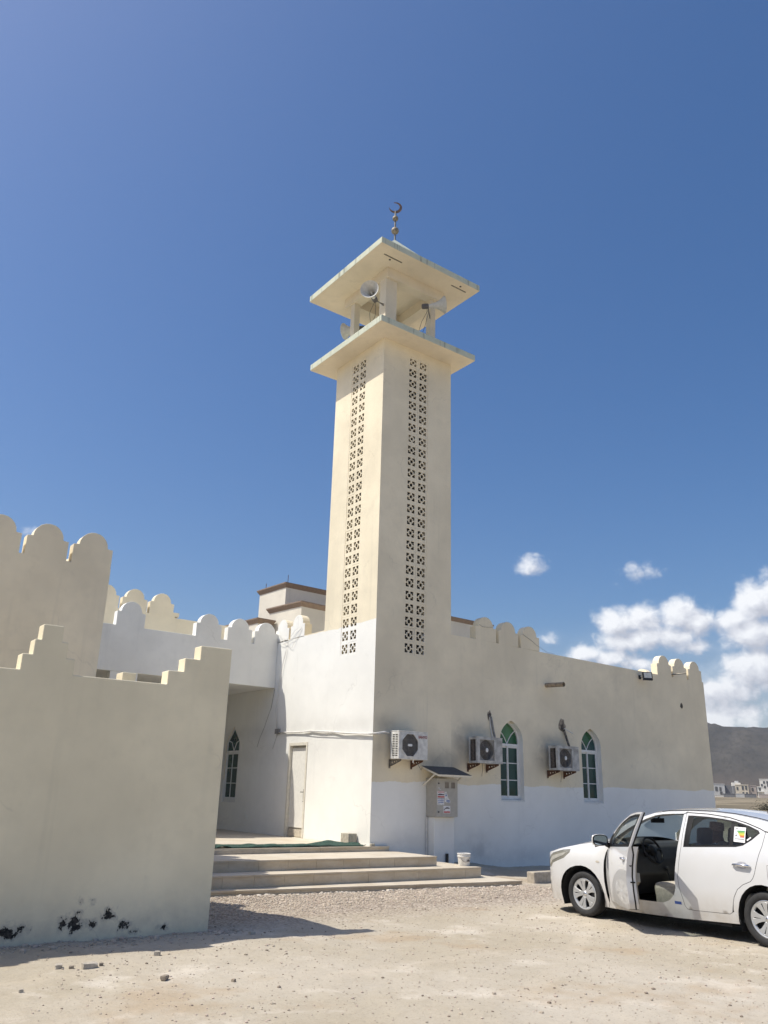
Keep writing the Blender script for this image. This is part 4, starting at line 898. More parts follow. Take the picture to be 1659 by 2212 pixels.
def far_town():
    def pol(a,d): return Vector((d*math.cos(R(a)),d*math.sin(R(a)),0))
    def fh(name,label,a0,a1,d,el0,el1,mat,storeys,wins,extras=(),turn=0.):
        p0,p1=pol(a0,d),pol(a1,d); c=(p0+p1)/2; w=(p1-p0).length; z0=1.6+d*math.tan(R(el0)); z1=1.6+d*math.tan(R(el1))
        t=thing(name,label,'house',(c.x,c.y,0),'houses at the foot of the hill'); ux=(p1-p0).normalized(); uy=Vector((-ux.y,ux.x,0))
        if uy.dot(c)<0: uy=-uy
        M0=Matrix(((ux.x,uy.x,0,p0.x),(ux.y,uy.y,0,p0.y),(0,0,1,0),(0,0,0,1)))@Matrix.Rotation(R(turn),4,'Z')
        def bx(n,u0,u1,v0,v1,za,zb,mt,par): b=MB(); b.obox(M0@Matrix.Translation(((u0+u1)/2,(v0+v1)/2,(za+zb)/2)),u1-u0,v1-v0,zb-za); return b.build(n,mt,par)
        wl=bx('wall',0,w,0,9,z0-3,z1,mat,t); bx('roof_parapet',-.15,w+.15,-.15,9.15,z1,z1+.35,mat,t)
        for (f,zz,ww,hh) in wins:
            o=bx('window',f*w-ww/2,f*w+ww/2,-.14,.02,z0+(z1-z0)*zz,z0+(z1-z0)*zz+hh,MAT['fh_win'],t)
        for (n,u0,u1,v0,v1,za,zb,mt) in extras: bx(n,u0*w,u1*w,v0,v1,z0+(z1-z0)*za,z0+(z1-z0)*zb,mt,t)
        return t
    MAT['fh_win']=flat('far_window',(.10,.10,.10),.4); cr=flat('far_cream',(.68,.60,.47),.9,scale=.4); gy=flat('far_grey',(.50,.50,.49),.9,scale=.4); wh=flat('far_white',(.74,.71,.65),.9,scale=.4); dk=flat('far_dark',(.20,.20,.205),.9,scale=.4); pk=flat('far_pink',(.46,.39,.34),.9,scale=.4)
    fh('far_house','grey flat-roofed house at the far left of the distant row',33.0,31.35,500,.30,1.0,gy,2,[(.70,.45,1.3,2.2),(.84,.45,1.,2.0),(.86,.05,1.2,2.2)],[('side_wing',.97,1.28,2,9,0,.95,dk)])
    fh('far_house','tall cream house with arched windows in the middle of the distant row',30.72,30.0,480,.44,.98,cr,2,[(.12,.5,.8,1.4),(.55,.5,.9,1.9),(.82,.52,.9,1.9),(.56,.06,.9,.9),(.84,.06,.9,.9)],[('upper_room',-.22,.45,2,8,.9,1.28,wh),('stair_tower',.05,.30,3,7,1.28,1.48,gy),('side_wing',-.20,0.02,1,8,-.1,.86,dk)],turn=5)
    fh('far_house','low dusky house right of the tall cream one',29.88,29.55,490,.40,.93,pk,1,[(.3,.5,.9,1.5)],[('side_wing',.9,1.3,1,6,0,.86,dk)])
    fh('far_house','small cream house with a balcony near the right of the distant row',29.50,29.14,470,.48,.88,wh,1,[(.35,.5,1.0,1.5)],[('balcony',-.02,1.02,-1.2,0.02,.30,.45,wh)])
    fh('far_house','white four-storey house standing highest at the right end',29.34,28.2,560,.70,1.34,wh,3,[(.10,.35,1.,1.5),(.22,.62,1.,1.5),(.24,.2,1.,1.5),(.38,.62,1.,1.5),(.40,.35,1.,1.5),(.52,.62,1,1.5),(.54,.2,1.,1.5),(.7,.62,1.,1.5),(.7,.35,1.,1.5)])
    def wallseg(label,a0,a1,d,el0,el1,mt):
        p0,p1=pol(a0,d),pol(a1,d); c=(p0+p1)/2; z0=1.6+d*math.tan(R(el0)); z1=1.6+d*math.tan(R(el1)); t=thing('yard_wall',label,'wall',(c.x,c.y,0),'yard walls below the distant houses')
        ux=(p1-p0).normalized(); uy=Vector((-ux.y,ux.x,0)); M0=Matrix(((ux.x,uy.x,0,c.x),(ux.y,uy.y,0,c.y),(0,0,1,(z0+z1)/2-1.5),(0,0,0,1)))
        b=MB(); b.obox(M0,(p1-p0).length,.4,z1-z0+3); b.build('wall_body',mt,t); b=MB(); b.obox(M0@Matrix.Translation((0,0,(z1-z0+3)/2+.08)),(p1-p0).length+.3,.6,.16); b.build('coping',mt,t)
    wallseg('pale yard wall below the tall cream distant house',30.76,30.28,455,.27,.47,gy); wallseg('dark yard wall right of the pale one in the distance',30.27,29.6,458,.28,.46,dk); wallseg('low dark canopy wall below the grey distant house',31.5,30.80,456,.26,.45,dk); wallseg('bright low wall at the left foot of the distant row',32.1,31.46,450,.25,.36,wh); wallseg('brownish yard wall at the right foot of the distant row',29.45,28.3,452,.30,.46,pk)
    # dark shrub in the field
    c=pol(28.75,116); z=float(gh(np.float64(c.x),np.float64(c.y)))
    t=thing('shrub','dark low shrub in the dry field beyond the car roof','shrub',(c.x,c.y,z)); rr=random.Random(9); b=MB()
    lf=flat('dry_shrub_leaf',(.085,.078,.048),.9,var=.3)
    for k in range(2600):
        u=rr.gauss(0,1); v=rr.gauss(0,1); h=abs(rr.gauss(0,.5)); s=max(.05,1-(u*u)/6); p=Vector((u*1.15*.85+0,v*.9,max(.02,h*.85*s))); q=Matrix.Translation(p)@Matrix.Rotation(rr.uniform(0,6.3),4,'Z')@Matrix.Rotation(rr.uniform(-1.2,1.2),4,'X')
        e=.07; b.add([q@Vector((-e,-e*.6,0)),q@Vector((e,-e*.6,0)),q@Vector((e*.2,e,0))],[(0,1,2)])
    b.build('foliage',lf,t,local=True); b=MB()
    for k in range(7): a=k*.9; b.tube([(0,0,-.2),(.5*math.cos(a),.4*math.sin(a),.3),(1.0*math.cos(a),.8*math.sin(a),.6)],[.03,.02,.008],5)
    b.build('stems',lf,t,local=True)
far_town()

# ------------------------------------------------------------------ stones and gravel
def stones():
    sm=flat('pale_limestone',(.47,.42,.35),.95,var=.14,scale=14,bump=.4); sd=flat('brown_stone',(.33,.275,.215),.95,var=.2,scale=20,bump=.4)
    def rock(r,seed,sc):
        bm=bmesh.new(); bmesh.ops.create_icosphere(bm,subdivisions=2,radius=1)
        for v in bm.verts:
            n=mnoise.noise(v.co*1.3+Vector((seed*3.1,seed,0))); v.co*=1+.38*n
            for ax in range(3): v.co[ax]=max(-.62,min(.58,v.co[ax]))
        b=MB(); b.add([(v.co.x*r*sc[0],v.co.y*r*sc[1],v.co.z*r*sc[2]) for v in bm.verts],[tuple(x.index for x in f.verts) for f in bm.faces]); bm.free(); return b
    S=[(2.93,8.33,.085,(1.3,.8,.5),sm,'largest pale flat stone lying in the sun in front of the stepped wall'),(2.69,8.46,.065,(1.25,.8,.5),sm,'pale stone just left of the largest one in front of the stepped wall'),
       (2.78,8.37,.032,(1,1,.7),sd,'small brown stone between the two pale stones'),(3.33,7.54,.055,(1.25,.8,.6),sd,'brown angular stone lying alone on the sunlit gravel in the foreground'),
       (3.83,7.21,.026,(1,1,.8),sd,'small dark stone right of the brown angular one in the foreground'),(5.12,9.28,.05,(1.3,.8,.6),sm,'pale stone in the shadow of the stepped wall'),(2.17,7.68,.028,(1,1,.8),sm,'small pale stone near the left edge of the foreground'),
       (3.05,8.36,.03,(1,1,.8),sd,'dark pebble touching the right of the largest pale stone'),(3.72,8.66,.05,(1.1,.9,.7),sm,'pale round stone at the edge of the wall shadow')]
    for i,(x,y,r,sc,mt,lb) in enumerate(S):
        o=rock(r,i+1,sc).build('stone',mt,local=True,smooth=28); o.location=(x,y,gz(x,y)+r*sc[2]*.55); o.rotation_euler=(0,0,i*1.3); tag(o,lb,'stone','loose stones on the ground')
    # gravel: one object of several thousand little stones
    base=[]; rr=random.Random(21)
    for s in range(6):
        bm=bmesh.new(); bmesh.ops.create_icosphere(bm,subdivisions=1,radius=1)
        V=np.array([list(v.co*(1+.35*mnoise.noise(v.co*1.4+Vector((s*5,0,0))))) for v in bm.verts])*np.array([1,.8,.6]); F=np.array([[v.index for v in f.verts] for f in bm.faces]); bm.free(); base.append((V,F))
    VV=[];FF=[];MI=[];n0=0
    def put(x,y,r,mi):
        nonlocal n0
        V,F=base[rr.randrange(6)]; a=rr.uniform(0,6.28); c,s=math.cos(a),math.sin(a)
        Q=np.empty_like(V); Q[:,0]=(V[:,0]*c-V[:,1]*s)*r+x; Q[:,1]=(V[:,0]*s+V[:,1]*c)*r+y; Q[:,2]=V[:,2]*r+gz(x,y)+r*.15
        VV.append(Q); FF.append(F+n0); MI.append(np.full(len(F),mi)); n0+=len(V)
    for k in range(9000):      # crushed stone in front of the stairs
        x=rr.uniform(4.9,13.2); yf=13.74-(x-4.78)*.122
        y=yf-abs(rr.gauss(0,1.1))-.02
        if y<9.2 or (x<4.9): continue
        put(x,y,rr.uniform(.010,.024)*(1.5 if rr.random()<.05 else 1),rr.choice((0,0,0,1,1,2)))
    for k in range(120):        # whiter lumps along the first step
        x=rr.uniform(6.4,13.1); y=13.74-(x-4.78)*.122-rr.uniform(.02,.14); put(x,y,rr.uniform(.02,.042),3)
    for k in range(15000):      # scattered over the yard
        x=rr.uniform(.8,13.5); y=rr.uniform(2.2,11.5)
        if y/x>3.4: continue
        put(x,y,min(.022,.0035+rr.expovariate(1/.0032)),rr.choice((0,1,1,2,2,4)))
    for k in range(500):        # line of rubble along the wall foot
        x=rr.uniform(.5,5.2); y=9.70-abs(rr.gauss(0,.22)); put(x,y,min(.045,.008+rr.expovariate(1/.008)),rr.choice((0,1,2)))
    me=bpy.data.meshes.new('gravel'); me.from_pydata(np.concatenate(VV).tolist(),[],np.concatenate(FF).tolist())
    for nm,c in (('gravel_a',(.52,.445,.36)),('gravel_b',(.42,.355,.28)),('gravel_c',(.46,.37,.305)),('gravel_d',(.60,.54,.46)),('gravel_e',(.25,.20,.155))): me.materials.append(flat(nm,c,.95,var=.12,scale=8))
    me.polygons.foreach_set('material_index',np.concatenate(MI)); me.update(); o=bpy.data.objects.new('gravel',me); COL.objects.link(o); tag(o,'loose crushed stone scattered over the yard and before the steps','gravel',kind='stuff')
stones()

# ------------------------------------------------------------------ the car
CXC=10.80
_zs=[.1,.2,.35,.55,.75,.9,1.0,1.2,1.45,1.6]; _ws=[.78,.80,.83,.848,.845,.83,.81,.735,.61,.53]
def cW(y,z):
    w=float(np.mean([np.interp(z+o,_zs,_ws) for o in (-.06,-.03,0,.03,.06)]))
    if y>7.95: w-=.10*max(0,min(1.2,(z-.72)/.28))**2*min(1,(y-7.95)/.3)
    return w
def cS(u,z,side=-1,off=0.):
    """point on the body side; u runs along the car and wraps round nose and tail"""
    if u>8.5: th=min((u-8.5)/1.1*math.pi/2,math.pi/2); y=8.5+.88*math.sin(th); f=max(math.cos(th),0)**.48
    elif u<5.25: th=min((5.25-u)/.9*math.pi/2,math.pi/2); y=5.25-.46*math.sin(th); f=max(math.cos(th),0)**.42
    else: y=u; f=1
    return Vector((CXC+side*(cW(y,z)*f-off),y,z))
def paint():
    g=G('white_car_paint'); o=g.obj(); pz=g.xyz(g.pos())[2]; du=g.M('MULTIPLY',g.ramp(pz,.62,.16),g.ramp(g.noise(g.pos(),5,5,.65),.25,.75,.35,1.)); base=g.mix(g.M('MULTIPLY',g.ramp(g.noise(o,6,4),.4,.7),.5),(.65,.65,.647),(.63,.625,.615)); g.set('Base Color',g.mix(g.M('MULTIPLY',du,.62),base,(.40,.345,.27))).set('Roughness',g.ramp(du,0.,.8,.28,.7)).set('Coat Weight',1.).set('Coat Roughness',.03); return g.m
def car_glass(name,tint,mixf=.08):
    g=G(name); N,L=g.N,g.L; tr=N.new('ShaderNodeBsdfTransparent'); tr.inputs[0].default_value=(*tint,1); gl=N.new('ShaderNodeBsdfGlossy'); gl.inputs['Roughness'].default_value=.02
    fr=N.new('ShaderNodeFresnel'); io=g.ramp(g.geo.outputs['Backfacing'],0.,1.,1.45,1/1.45,False); L.new(io,fr.inputs[0]); mx=N.new('ShaderNodeMixShader'); L.new(fr.outputs[0],mx.inputs[0]); L.new(tr.outputs[0],mx.inputs[1]); L.new(gl.outputs[0],mx.inputs[2]); L.new(mx.outputs[0],g.o.inputs[0]); return g.m
def car():
    MAT['paint']=paint(); PT=MAT['paint']; tint=car_glass('tinted_car_glass',(.42,.47,.47)); clear=car_glass('clear_car_glass',(.74,.81,.78))
    trim=flat('black_rubber_trim',(.009,.009,.010),.45,spec=.2); dark=flat('dark_cabin_plastic',(.05,.048,.046),.6); beige=flat('beige_seat_cloth',(.46,.42,.345),.9,var=.08,scale=20,bump=.3); gtrim=flat('grey_beige_cabin_trim',(.34,.315,.265),.8)
    silver=flat('silver_hubcap',(.56,.57,.575),.32,.55,var=.03); chrome=flat('chrome',(.70,.71,.74),.12,.95,var=.02); under=flat('underbody_black',(.012,.012,.012),.85)
    t=thing('sedan','white sedan parked before the mosque wall with its driver door open','car',(10.8,7.1,0))
    zw=.30; WF,WR=8.455,5.725; ra=.378
    def arc(yc,a0,a1,n=16,r=ra): return [(yc+r*(.90 if yc<7 else 1.0)*math.cos(R(a0+(a1-a0)*k/n)),zw-.005+r*math.sin(R(a0+(a1-a0)*k/n))) for k in range(n+1)]
    F=[(7.94,1.02),(8.23,1.0),(8.53,.952),(8.8,.885),(9.0,.83),(9.25,.79),(9.66,.765)]
    fr=[(7.964,.948),(8.009,.868),(8.036,.769),(8.047,.653),(8.048,.499),(8.032,.348),(8.005,.228)]
    head=[(9.22,.60),(9.20,.70),(9.0,.80),(8.765,.858),(8.648,.873),(8.65,.835),(8.74,.755),(8.85,.715),(9.0,.665),(9.08,.603)]
    fender=fr+[(8.03,.17)]+arc(WF,200,-20)[:]+[(8.86,.165)]+[(9.2,.165),(9.66,.165)]+F[::-1]
    # keep arc order: rear of the arch -> top -> front
    rdf=[(6.797,1.438),(6.805,1.023),(6.85,.723),(6.863,.673),(6.852,.536),(6.818,.41),(6.802,.331),(6.772,.294)]
    rdr=[(6.675,.288),(6.182,.305),(6.145,.328),(6.115,.439),(6.094,.502),(6.04,.591),(5.962,.652),(5.86,.696),(5.825,.733),(5.798,.788),(5.764,.905),(5.729,1.021),(5.70,1.1),(5.681,1.193),(5.671,1.248),(5.683,1.267)]
    rdt=[(5.749,1.295),(5.938,1.354),(6.18,1.409),(6.479,1.438),(6.78,1.447)]
    win=[(6.765,1.412),(6.772,1.025),(6.037,1.071),(5.948,1.092),(5.837,1.161),(5.741,1.244),(5.763,1.274),(5.887,1.32),(6.079,1.368),(6.274,1.392),(6.473,1.408),(6.70,1.414)]
    rear_door=rdf+rdr+rdt
    bpf=[(6.835,1.425),(6.84,1.261),(6.85,1.089),(6.866,.914),(6.89,.777),(6.911,.622),(6.905,.534),(6.942,.442),(7.02,.372),(7.117,.335),(7.342,.330),(7.6,.330),(7.9,.335),(7.985,.36)]
    sill=[(8.003,.22),(8.03,.168),(7.53,.160),(6.9,.172),(6.35,.195),(6.10,.205)]+[(6.075,.30),(6.105,.35)]+[(6.145,.328),(6.182,.305),(6.675,.288),(6.772,.294)]+rdf[::-1][1:]+bpf
    Rr=[(7.93,1.03),(7.90,1.15),(7.80,1.215),(7.66,1.298),(7.53,1.352),(7.3,1.425),(7.075,1.455),(6.74,1.47),(6.41,1.468),(6.1,1.447),(5.8,1.405),(5.5,1.345),(5.25,1.275)]
    def Rz(y): return float(np.interp(-y,[-p[0] for p in Rr],[p[1] for p in Rr]))
    inner=[(7.90,1.035),(7.83,1.10),(7.70,1.19),(7.573,1.265),(7.479,1.312),(7.403,1.352),(7.283,1.392),(7.16,1.414),(6.994,1.426),(6.835,1.432)]
    rail=Rr+[(5.25,1.20),(5.45,1.235),(5.62,1.262)]+[(5.683,1.272),(5.749,1.301),(5.938,1.360),(6.18,1.415),(6.479,1.444),(6.80,1.453)]+inner[::-1]
    quarter=[(5.683,1.262)]+rdr[::-1][1:-3]+[(6.13,.36),(6.10,.205)]+arc(WR,-14,194)+[(5.36,.22),(5.0,.24),(4.30,.26),(4.30,.98),(4.8,1.02),(5.25,1.18),(5.45,1.22),(5.62,1.252)]
    def panel(name,poly,holes,mat,side=-1,off=0.,h=.055,par=None,smooth=180,gap=.004):
        b=MB(); q=inset(poly,gap) if gap else poly; b.sheet(q,holes,lambda u,v:cS(u,v,side,off),h); o=b.build(name,mat,par or t,smooth=smooth); return o
    # near side, panel by panel
    panel('front_wing',fender,[inset(head,-.004)],PT,gap=.002)
    b=MB(); b.sheet(head,[],lambda u,v:cS(u,v,-1,.004),.04); hl=b.build('headlight',glass('smoked_headlamp',(.17,.165,.14),.08),t,smooth=180); 
    b=MB(); b.sheet(inset(head,.035),[],lambda u,v:cS(u,v,-1,-.001),.04); b.build('lens',flat('lamp_lens',(.40,.39,.35),.12),hl,smooth=180)
    rd=panel('rear_door',rear_door,[win],PT)
    panel('window_glass',inset(win,.002),[],tint,off=.014,par=rd,gap=0)
    b=MB(); b.sheet(inset(win,-.001),[inset(win,.022)],lambda u,v:cS(u,v,-1,.004),.05); b.sheet([(6.085,1.063),(6.135,1.06),(6.14,1.36),(6.09,1.368)],[],lambda u,v:cS(u,v,-1,.011),.05); b.sheet([(6.77,1.03),(6.70,1.03),(6.68,1.41),(6.765,1.41)],[],lambda u,v:cS(u,v,-1,.006),.05); b.build('window_trim',trim,rd)
    b=MB(); b.sheet([(6.085,1.305),(5.93,1.300),(5.922,1.125),(6.073,1.132)],[],lambda u,v:cS(u,v,-1,-.001),.05); st=b.build('window_sticker',MAT['paper'],rd)
    bb=MB(); cols=[(.10,.34,.12),(.28,.48,.08),(.70,.62,.06),(.75,.36,.05),(.62,.10,.06)]; ms=[flat('label_band_%d'%i,c,.8) for i,c in enumerate(cols)]+[MAT['ink']]
    for k in range(5): bb.mi=k; bb.sheet([(6.04-.012*k,1.262-.016*k),(5.938,1.262-.016*k),(5.938,1.248-.016*k),(6.04-.012*k,1.248-.016*k)],[],lambda u,v:cS(u,v,-1,-.0025),.06)
    bb.mi=5
    for q in ([(6.06,1.17),(5.935,1.165),(5.935,1.160),(6.06,1.164)],[(6.065,1.285),(6.03,1.285),(6.03,1.278),(6.065,1.278)],[(6.055,1.215),(6.04,1.215),(6.04,1.195),(6.055,1.195)]): bb.sheet(q,[],lambda u,v:cS(u,v,-1,-.0025),.06)
    bb.build('window_sticker',ms,rd)['kind']='stuff'
    b=MB(); b.sheet([(5.905,1.16),(5.857,1.197),(5.845,1.186),(5.893,1.149)],[],lambda u,v:cS(u,v,-1,-.001),.05); b.build('small_sticker',MAT['paper'],rd)
    # handle with its cup
    b=MB(); n=14; b.sheet([(5.955+.075*math.cos(2*math.pi*k/n),.872+.040*math.sin(2*math.pi*k/n)) for k in range(n)],[],lambda u,v:cS(u,v,-1,-.0015),.03); b.build('handle_cup',flat('handle_recess',(.42,.42,.44),.3),rd)
    b=MB(); b.tube([cS(6.075,.868,-1,-.012),cS(6.05,.874,-1,-.03),cS(5.96,.876,-1,-.036),cS(5.88,.873,-1,-.032),cS(5.845,.868,-1,-.012)],[.010,.015,.016,.018,.012],10); b.build('handle',chrome,rd,smooth=180)
    panel('sill',sill,[],PT,gap=.001)
    panel('roof_rail',rail,[],PT,gap=.001,h=.05)
    panel('rear_quarter',quarter,[],PT,gap=.002)
    b=MB(); fd=[(5.64,.895),(5.49,.895),(5.47,.74),(5.635,.74)]; b.sheet(fd,[inset(fd,.005)],lambda u,v:cS(u,v,-1,-.001),.05); b.build('fuel_flap',MAT['ac_mid'],t)
    b=MB(); b.sheet([(8.18+.035*math.cos(2*math.pi*k/12)-.03,.748+.014*math.sin(2*math.pi*k/12)) for k in range(12)],[],lambda u,v:cS(u,v,-1,-.004),.03); b.build('side_indicator',flat('indicator',(.55,.50,.42),.2),t)
    b=MB(); b.sheet([(6.945,.372),(6.845,.372),(6.845,.338),(6.945,.338)],[],lambda u,v:cS(u,v,-1,-.0015),.05); b.build('door_sill_sticker',flat('blue_sticker',(.05,.10,.33),.6),t)
    # dark shell just under the panels so shut lines read dark
    b=MB(); b.sheet(inset(rear_door,-.02),[inset(win,-.004)],lambda u,v:cS(u,v,-1,.02),.09); b.sheet(inset(fender,.03),[],lambda u,v:cS(u,v,-1,.03),.10); b.build('inner_shell',dark,t)
    # far side: one continuous flank with its windows
    fwin=[(6.86,1.405),(6.865,1.03),(7.4,1.005),(7.80,.985),(7.72,1.13),(7.55,1.25),(7.4,1.33),(7.2,1.385),(7.0,1.402)]
    far=[(4.30,.26),(5.36,.22)]+arc(WR,194,-14)+[(6.10,.205),(6.9,.172),(7.53,.16),(8.03,.168)]+arc(WF,200,-20)+[(8.86,.165),(9.66,.165)]+F[::-1]+Rr[1:]+[(4.8,1.02),(4.30,.98)]
    panel('far_flank',far,[win,fwin],PT,side=1,gap=0,h=.07); panel('far_window',win,[],tint,side=1,off=.01,gap=0); panel('far_window',fwin,[],clear,side=1,off=.01,gap=0)
    b=MB(); b.sheet([(8.0,.25),(7.98,.97),(5.75,1.02),(5.9,.75),(6.1,.55),(6.15,.25)],[],lambda u,v:cS(u,v,1,.06),.09); b.sheet([(6.8,.30),(6.80,1.015),(5.75,1.02),(5.9,.75),(6.1,.55),(6.15,.3)],[],lambda u,v:cS(u,v,-1,.06),.09); b.build('door_lining',dark,t)
    apf=[(7.93,1.03),(7.90,1.13),(7.80,1.20),(7.66,1.283),(7.53,1.337),(7.3,1.41),(7.0,1.445),(7.0,1.41),(7.28,1.375),(7.45,1.30),(7.6,1.21),(7.74,1.11),(7.82,1.0)]
    for s in (1,-1):
        b=MB(); b.sheet(apf,[],lambda u,v:cS(u,v,s,.035),.05); b.build('pillar_trim',gtrim,t,smooth=180)
        b=MB(); b.sheet([(6.90,.3),(6.80,.3),(6.72,1.42),(6.82,1.42)],[],lambda u,v:cS(u,v,s,.03),.06); b.build('pillar_trim',gtrim,t)
    # hood, roof, screens, boot
    def hw(y,z):
        f=1.
        if y>8.5: f=max(0,1-((y-8.5)/.88)**2)**.24
        if y<5.25: f=max(0,1-((5.25-y)/.46)**2)**.21
        return cW(y,z)*f
    def Fz(y): return float(np.interp(y,[7.94,8.23,8.53,8.8,9.0,9.2,9.375],[1.02,1.0,.952,.88,.82,.785,.765]))
    def hood(y,s): z=Fz(y); w=hw(y,z)*1.0; e=1-abs(s)**2.6; return Vector((CXC+s*w,y,z+ (.065*min(1,(9.38-y)/.3)+0)*e - (.004 if abs(s)>.98 else 0)))
    b=MB(); b.grid(hood,[7.96,8.0,8.1,8.2,8.3,8.4,8.5,8.6,8.7,8.8,8.9,9.0,9.1,9.2,9.28,9.34,9.375],np.linspace(-1,1,25)); b.build('bonnet',PT,t,smooth=180)
    def top(y,s,crown=.045): z=Rz(y); w=cW(y,z); return Vector((CXC+s*w,y+.10*(1-s*s)*(1 if y>7.2 else 0)*min(1,(y-7.2)/.15 if y>7.2 else 0),z+crown*(1-abs(s)**2.2)))
    b=MB(); b.grid(top,np.linspace(5.55,7.32,22),np.linspace(-1,1,21)); b.build('roof',PT,t,smooth=180)
    b=MB(); b.grid(lambda y,s:top(y,s,.03)-Vector((0,0,.05)),np.linspace(5.6,7.3,12),np.linspace(-.93,.93,11)); b.build('headliner',gtrim,t,smooth=180)
    b=MB()
    for s in (-.93,.93): b.tube([top(y,s)+Vector((0,0,.002)) for y in np.linspace(5.6,7.2,16)],.006,5)
    b.build('roof_seam',trim,t)
    def screen(k,s):      # windscreen
        y0,z0=8.16-.20*s*s,.99+.02*(1-s*s); p0=Vector((CXC+s*.70,y0,z0)); p1=top(7.33,s*.99); p=p0.lerp(p1,k); p.z+=.035*math.sin(math.pi*k)*1.0; p.y+=.02*math.sin(math.pi*k); return p
    b=MB(); b.grid(screen,np.linspace(0,1,10),np.linspace(-1,1,17)); b.build('windscreen',clear,t,smooth=180)
    b=MB(); b.grid(lambda y,s:Vector((CXC+s*.72,y-.18*s*s,.985+.02*(1-s*s)-.03*(y-8.1))),[8.08,8.2,8.3],np.linspace(-1,1,13)); b.build('cowl',trim,t)
    def rscreen(k,s): p0=top(5.56,s*.93); p1=Vector((CXC+s*.66,5.02+.10*s*s,1.07)); p=p0.lerp(p1,k); p.z+=.03*math.sin(math.pi*k); return p
    b=MB(); b.grid(rscreen,np.linspace(0,1,8),np.linspace(-1,1,13)); b.build('rear_screen',tint,t,smooth=180)
    def boot(y,s): z=float(np.interp(y,[4.79,4.85,5.05,5.3],[.98,1.03,1.075,1.09])); return Vector((CXC+s*hw(y,z)*.98,y,z+.02*(1-s*s)))
    b=MB(); b.grid(boot,[4.795,4.82,4.86,4.95,5.1,5.25],np.linspace(-1,1,15)); b.build('boot_lid',PT,t,smooth=180)
    b=MB(); b.sheet([(5.25,1.09),(5.25,1.29),(5.56,1.36),(5.56,1.20)],[],lambda u,v:cS(u,v,-1,.02),.08); b.build('quarter_filler',PT,t)
    # underbody, arches
    b=MB(); b.box(10.02,11.58,6.2,8.02,.16,.22); b.box(10.25,11.35,8.02,9.25,.18,.24); b.box(10.25,11.35,4.95,6.2,.2,.26); b.build('underbody',under,t)
    for yc in (WF,WR):
        for s in (-1,1):
            b=MB(); pr=arc(yc,205,-25,14,ra+.004); b.grid(lambda k,w:Vector((CXC+s*(.835-w),pr[int(k)][0],pr[int(k)][1])),range(len(pr)),[0,.1,.26]); b.sheet([(p[0],p[1]) for p in arc(yc,205,-25,14,ra+.004)],[],lambda u,v:Vector((CXC+s*.575,u,v)),.2); b.build('arch_liner',under,t,smooth=180)
    # front end (mostly unseen)
    b=MB(); b.grid(lambda k,s:Vector((CXC+s*.42,9.36+.035*(1-s*s),.45+.18*k)),np.linspace(0,1,4),np.linspace(-1,1,9)); b.build('grille',trim,t)
    b=MB(); b.sheet([(9.19,.40),(9.26,.40),(9.24,.24),(9.17,.24)],[],lambda u,v:cS(u,v,-1,-.003),.03); b.build('fog_recess',trim,t)
    b=MB(); c0=top(5.95,0); b.tube([c0+Vector((0,.04,0)),c0+Vector((0,.0,.035)),c0+Vector((0,-.09,.10))],[.035,.016,.008],8); b.build('aerial',MAT['black'],t)
    # wheels
    def wheel(x,y,s):
        M0=Matrix.Translation((x,y,zw))@Matrix.Rotation(R(90)*s,4,'Y')      # local +z = outward
        rt=.298; b=MB(); b.lathe([(.205,-.16),(.25,-.178),(.285,-.165),(rt,-.135),(rt+.002,-.10),(rt+.002,-.02),(rt,.015),(.287,.038),(.255,.048),(.222,.044),(.206,.03)],M0,56); tyre=b.build('wheel',MAT['rubber'],t,smooth=50)
        for q in range(3):
            bb=MB(); bb.lathe([(rt+.0035,-.115+q*.04),(rt+.0035,-.108+q*.04)],M0,56); bb.build('tread_groove',trim,tyre)
        b=MB(); b.lathe([(.0,-.06),(.20,-.06),(.207,.0),(.207,.026)],M0,48); b.build('wheel_well_disc',flat('brake_dark',(.03,.03,.032),.6),tyre)
        b=MB(); b.lathe([(.172,.012),(.180,.026),(.198,.034),(.209,.030),(.209,.0)],M0,48)
        for k in range(5):
            a=2*math.pi*k/5+R(90); hw_=R(19); pts=[]
            def P(r,da): return (r*math.cos(a+da),r*math.sin(a+da))
            poly=[P(.045,-R(34)),P(.09,-R(24)),P(.13,-R(23)),P(.182,-R(26)),P(.186,-R(9)),P(.186,R(9)),P(.182,R(26)),P(.13,R(23)),P(.09,R(24)),P(.045,R(34))]
            hole=[P(.085,-R(1.2)),P(.174,-R(2.4)),P(.174,R(2.4)),P(.085,R(1.2))]
            def dome(u,v,w): r=math.hypot(u,v); return M0@Vector((u,v,w+.030-.018*(1-r/.19)))
            b.ext(poly,[hole],dome,-.018,.004)
        b.lathe([(.0,.026),(.03,.026),(.036,.020),(.05,.016),(.05,-.01)],M0,24); b.build('rim',silver,tyre,smooth=35,bevel=.002)
        b=MB(); b.lathe([(.0,.030),(.022,.0295),(.024,.026)],M0,18); b.build('wheel_badge',chrome,tyre,smooth=60)
    for y in (WF,WR): wheel(CXC-.765,y,-1); wheel(CXC+.765,y,1)
    # cabin
    b=MB(); b.box(10.06,11.54,5.9,8.0,.22,.26); b.build('cabin_floor',dark,t)
    b=MB(); prof=[(7.78,.35),(7.62,.62),(7.66,.80),(7.72,.96),(7.80,1.005),(7.98,1.03),(8.25,1.0),(8.25,.35)]; b.ext(prof,[],lambda u,v,w:(w,u,v),10.03,11.57); b.build('dashboard',dark,t,bevel=.02)
    b=MB(); b.grid(lambda a,s:(10.43+.20*s,7.76+.10*math.cos(a)*.0+ .09*(1-abs(s)**3)*0+ .10*math.sin(a)-.03,1.00+.085*math.cos(a)*(1-abs(s)**4)),np.linspace(-1.6,1.6,12),np.linspace(-1,1,13)); b.build('instrument_hood',dark,t,smooth=180)
